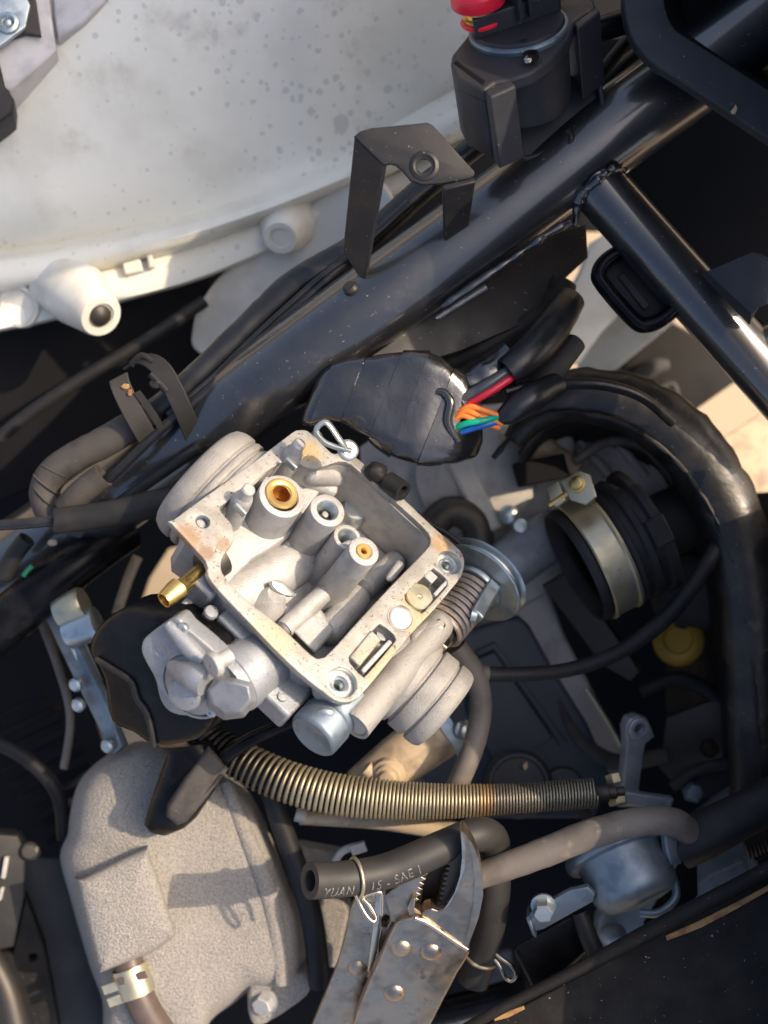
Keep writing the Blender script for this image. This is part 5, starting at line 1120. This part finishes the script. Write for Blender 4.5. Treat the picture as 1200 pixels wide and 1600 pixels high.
def wire_clip(c, axis, r, ear, label):
    t = thing('wire_clip', label, 'hose clip', c, 'wire clips on the folded hose')
    ax_ = Vector(axis).normalized(); x = ax_.cross(Vector((0, 0, 1))).normalized(); y = x.cross(ax_)
    m = MB(); m.tube([c + ax_ * (2.5 * math.sin(i / 4)) + (x * math.cos(i * math.pi / 12) + y * math.sin(i * math.pi / 12)) * r for i in range(24)], 3.0, 10, sub=2, closed=True); m.build('ring', M['yzinc'], t, smooth=180)
    m = MB(); m.tube(ear, 3.2, 10, sub=6); m.build('ear', M['edge'], t, smooth=180)
wire_clip(W(557, 1371, -39), (1, .1, -.3), 30.5, WP([(556, 1398, -30), (562, 1412, -34), (572, 1430, -34), (583, 1440, -36), (587, 1433, -38), (578, 1416, -36), (568, 1402, -38), (594, 1394, -40), (597, 1408, -48), (596, 1430, -56)]), 'thin wire spring clip round the printed end of the hose')
wire_clip(W(752, 1494, -234), (-.3, -1, -.35), 28, WP([(772, 1488, -212), (784, 1498, -208), (798, 1508, -208), (806, 1522, -210), (800, 1532, -212), (790, 1528, -212), (780, 1508, -212), (770, 1496, -216)]), 'thin wire spring clip round the lower hose end beside the pliers')

# ================================================================== LOCKING PLIERS
lp = thing('locking_pliers', 'worn nickel locking pliers clamped on the folded fuel hose', 'pliers', W(640, 1480, -70))
P = Plane(600, 1400, -132, (-.05, -.48, 1), (.35, -.94))
b = MB(); b.plate(P, [(548, 1420), (560, 1398), (600, 1380), (648, 1376), (660, 1384), (660, 1400), (652, 1428), (640, 1440), (618, 1452), (602, 1480), (590, 1512), (572, 1560), (548, 1620), (470, 1640), (490, 1598), (508, 1556), (528, 1505), (541, 1460)], [[(597, 1437), (602, 1430), (608, 1432), (609, 1440), (604, 1450), (598, 1447)]], 0, -16, 3)
b.build('fixed_handle', M['pliers'], lp)
b = MB(); b.plate(P, [(588, 1392), (598, 1392), (596, 1415), (586, 1490), (578, 1520), (574, 1518), (584, 1440)], (), 9, -2, 1.5); b.build('handle_edge', M['edge'], lp)
b = MB(); b.plate(P, [(594, 1470), (604, 1455), (603, 1478), (590, 1510), (582, 1520)], (), -4, -20, 1); b.build('handle_gap', M['tray'], lp)
b = MB(); pts = []
for i in range(12 * 10):
    f = i / 120; pts.append(P.hit(592 - 14 * f, 1488 + 38 * f, 0) + Vector((5.5 * math.cos(i * .63), 0, 5.5 * math.sin(i * .63))))
b.tube(pts, 1.6, 6, sub=1); b.build('tension_spring', M['edge'], lp)
b = MB(); b.tube([P.hit(596, 1452, 2), P.hit(592, 1470, 2), P.hit(591, 1488, 2)], 2.4, 8); b.build('spring_hook', M['edge'], lp)
# lower jaw with teeth
jaw_l = [(600, 1396), (630, 1370), (650, 1362)]
te = []
for i in range(7):
    y = 1358 + i * 8.0; x = 671 - i * 2.6
    te += [(x, y), (x - 9, y + 5)]
b = MB(); b.plate(Plane(630, 1410, -102, (0, -.4, 1)), [(602, 1400), (640, 1372)] + te + [(652, 1424), (668, 1440), (640, 1446), (612, 1440)], (), 0, -20, 1.5); b.build('lower_jaw', M['pliers'], lp)
# movable jaw: hooked horn with teeth on the inside
PJ = Plane(700, 1340, -46, (-.06, -.45, 1))
tu = []
for i in range(9):
    t = i / 8; x = 704 - 14 * t + 2; y = 1346 + 62 * t
    tu += [(x, y), (x - 9, y + 4)]
horn = [(719, 1301), (723, 1298), (728, 1304), (741, 1326), (750, 1352), (754, 1378), (753, 1402), (748, 1430), (740, 1452), (731, 1480), (714, 1482), (690, 1452), (664, 1440), (656, 1432), (664, 1424), (674, 1420), (684, 1424), (697, 1418), (708, 1402), (717, 1380), (722, 1352), (721, 1325), (719, 1308)]
b = MB(); b.plate(PJ, smoothc(horn[:20], 2) if False else horn, (), 0, -30, 0); b.build('movable_jaw', M['pliers'], lp, bevel=6, seg=4)
b = MB(); b.plate(PJ, [(722, 1299), (730, 1308), (738, 1340), (742, 1375), (740, 1410), (733, 1445), (726, 1476), (731, 1480), (748, 1434), (755, 1400), (754, 1372), (748, 1342), (738, 1318)], (), 3, -10, 0); b.build('jaw_edge', M['pliers'], lp, bevel=2)
b = MB(); b.plate(PJ, [(721, 1301), (727, 1322), (726, 1356), (716, 1388), (702, 1414), (690, 1424), (697, 1416), (710, 1396), (719, 1368), (722, 1340)], (), 2, -8, 0); b.build('jaw_edge', M['edge'], lp)
b = MB(); b.plate(Plane(690, 1380, -84, (0, -.45, 1)), tu + [(684, 1428), (700, 1424), (716, 1396), (724, 1350), (722, 1332)], (), 0, -22, 1.2); b.build('jaw_teeth', M['dark'], lp)
b = MB(); b.plate(Plane(680, 1390, -140, (0, -.45, 1)), [(655, 1350), (712, 1330), (716, 1400), (690, 1430), (652, 1430)], (), 0, -8, 1); b.build('jaw_back', M['dark'], lp)
# cover plate with rivets
PB = Plane(640, 1440, -100, (-.03, -.48, 1))
cover = [(618, 1446), (630, 1438), (648, 1434), (662, 1438), (690, 1458), (712, 1472), (729, 1481), (734, 1490), (728, 1502), (716, 1520), (694, 1562), (664, 1622), (640, 1640), (556, 1660), (552, 1600), (562, 1573), (580, 1530), (594, 1500), (606, 1470)]
b = MB(); b.plate(PB, cover, (), 0, -28, 5); b.build('cover_plate', M['pliers'], lp)
b = MB(); b.tube([PB.hit(*p, 1) for p in ((648, 1434), (668, 1442), (692, 1458), (714, 1473), (730, 1483))], 4, 10); b.build('plate_edge', M['edge'], lp)
b = MB(); b.plate(PB, [(640, 1438), (636, 1420), (644, 1404), (650, 1404), (648, 1420), (660, 1428), (662, 1440)], (), -6, -26, 3); b.build('pivot_arm', M['pliers'], lp)
def rivet(pl, px, py, r):
    m = MB(); m.lathe(pl.hit(px, py, 0), pl.n, [(r + 1.5, -2), (r + 1, .6), (r, 1.5), (r * .92, 3.4), (r * .7, 5.6), (r * .35, 6.8), (0, 7)], 28); return m.build('rivet', M['pliers'], lp)
rivet(PB, 627, 1482, 16); rivet(PB, 673, 1488, 17); rivet(PB, 616, 1552, 17); rivet(P, 558, 1512, 15)
rivet(P, 581, 1400, 12)
# black hose under the pliers at the bottom
b = MB(); b.tube(WP([(640, 1592, -500), (760, 1562, -500), (860, 1532, -490), (960, 1492, -480)]), [26, 26, 26, 24], 24)
tag(b.build('lower_hose', M['shiny']), 'black hose crossing low behind the pliers and the frame rail', 'hose')
P = Plane(760, 1540, -540, FLAT)
b = MB(); b.plate(P, [(730, 1545), (770, 1490), (800, 1488), (806, 1540), (780, 1570), (740, 1575)], (), 0, -30, 6)
tag(b.build('cast_lug', M['diecast']), 'pale cast lug between the folded hose end and the mounting block', 'casting')
P = Plane(740, 1600, -560, FLAT)
b = MB(); b.plate(P, [(690, 1590), (760, 1570), (800, 1575), (790, 1640), (690, 1640)], [(742, 1592, 6)], 0, -30, 6)
tag(b.build('side_plate', M['case']), 'dusty pale plate low between the pliers and the frame rail', 'plate')
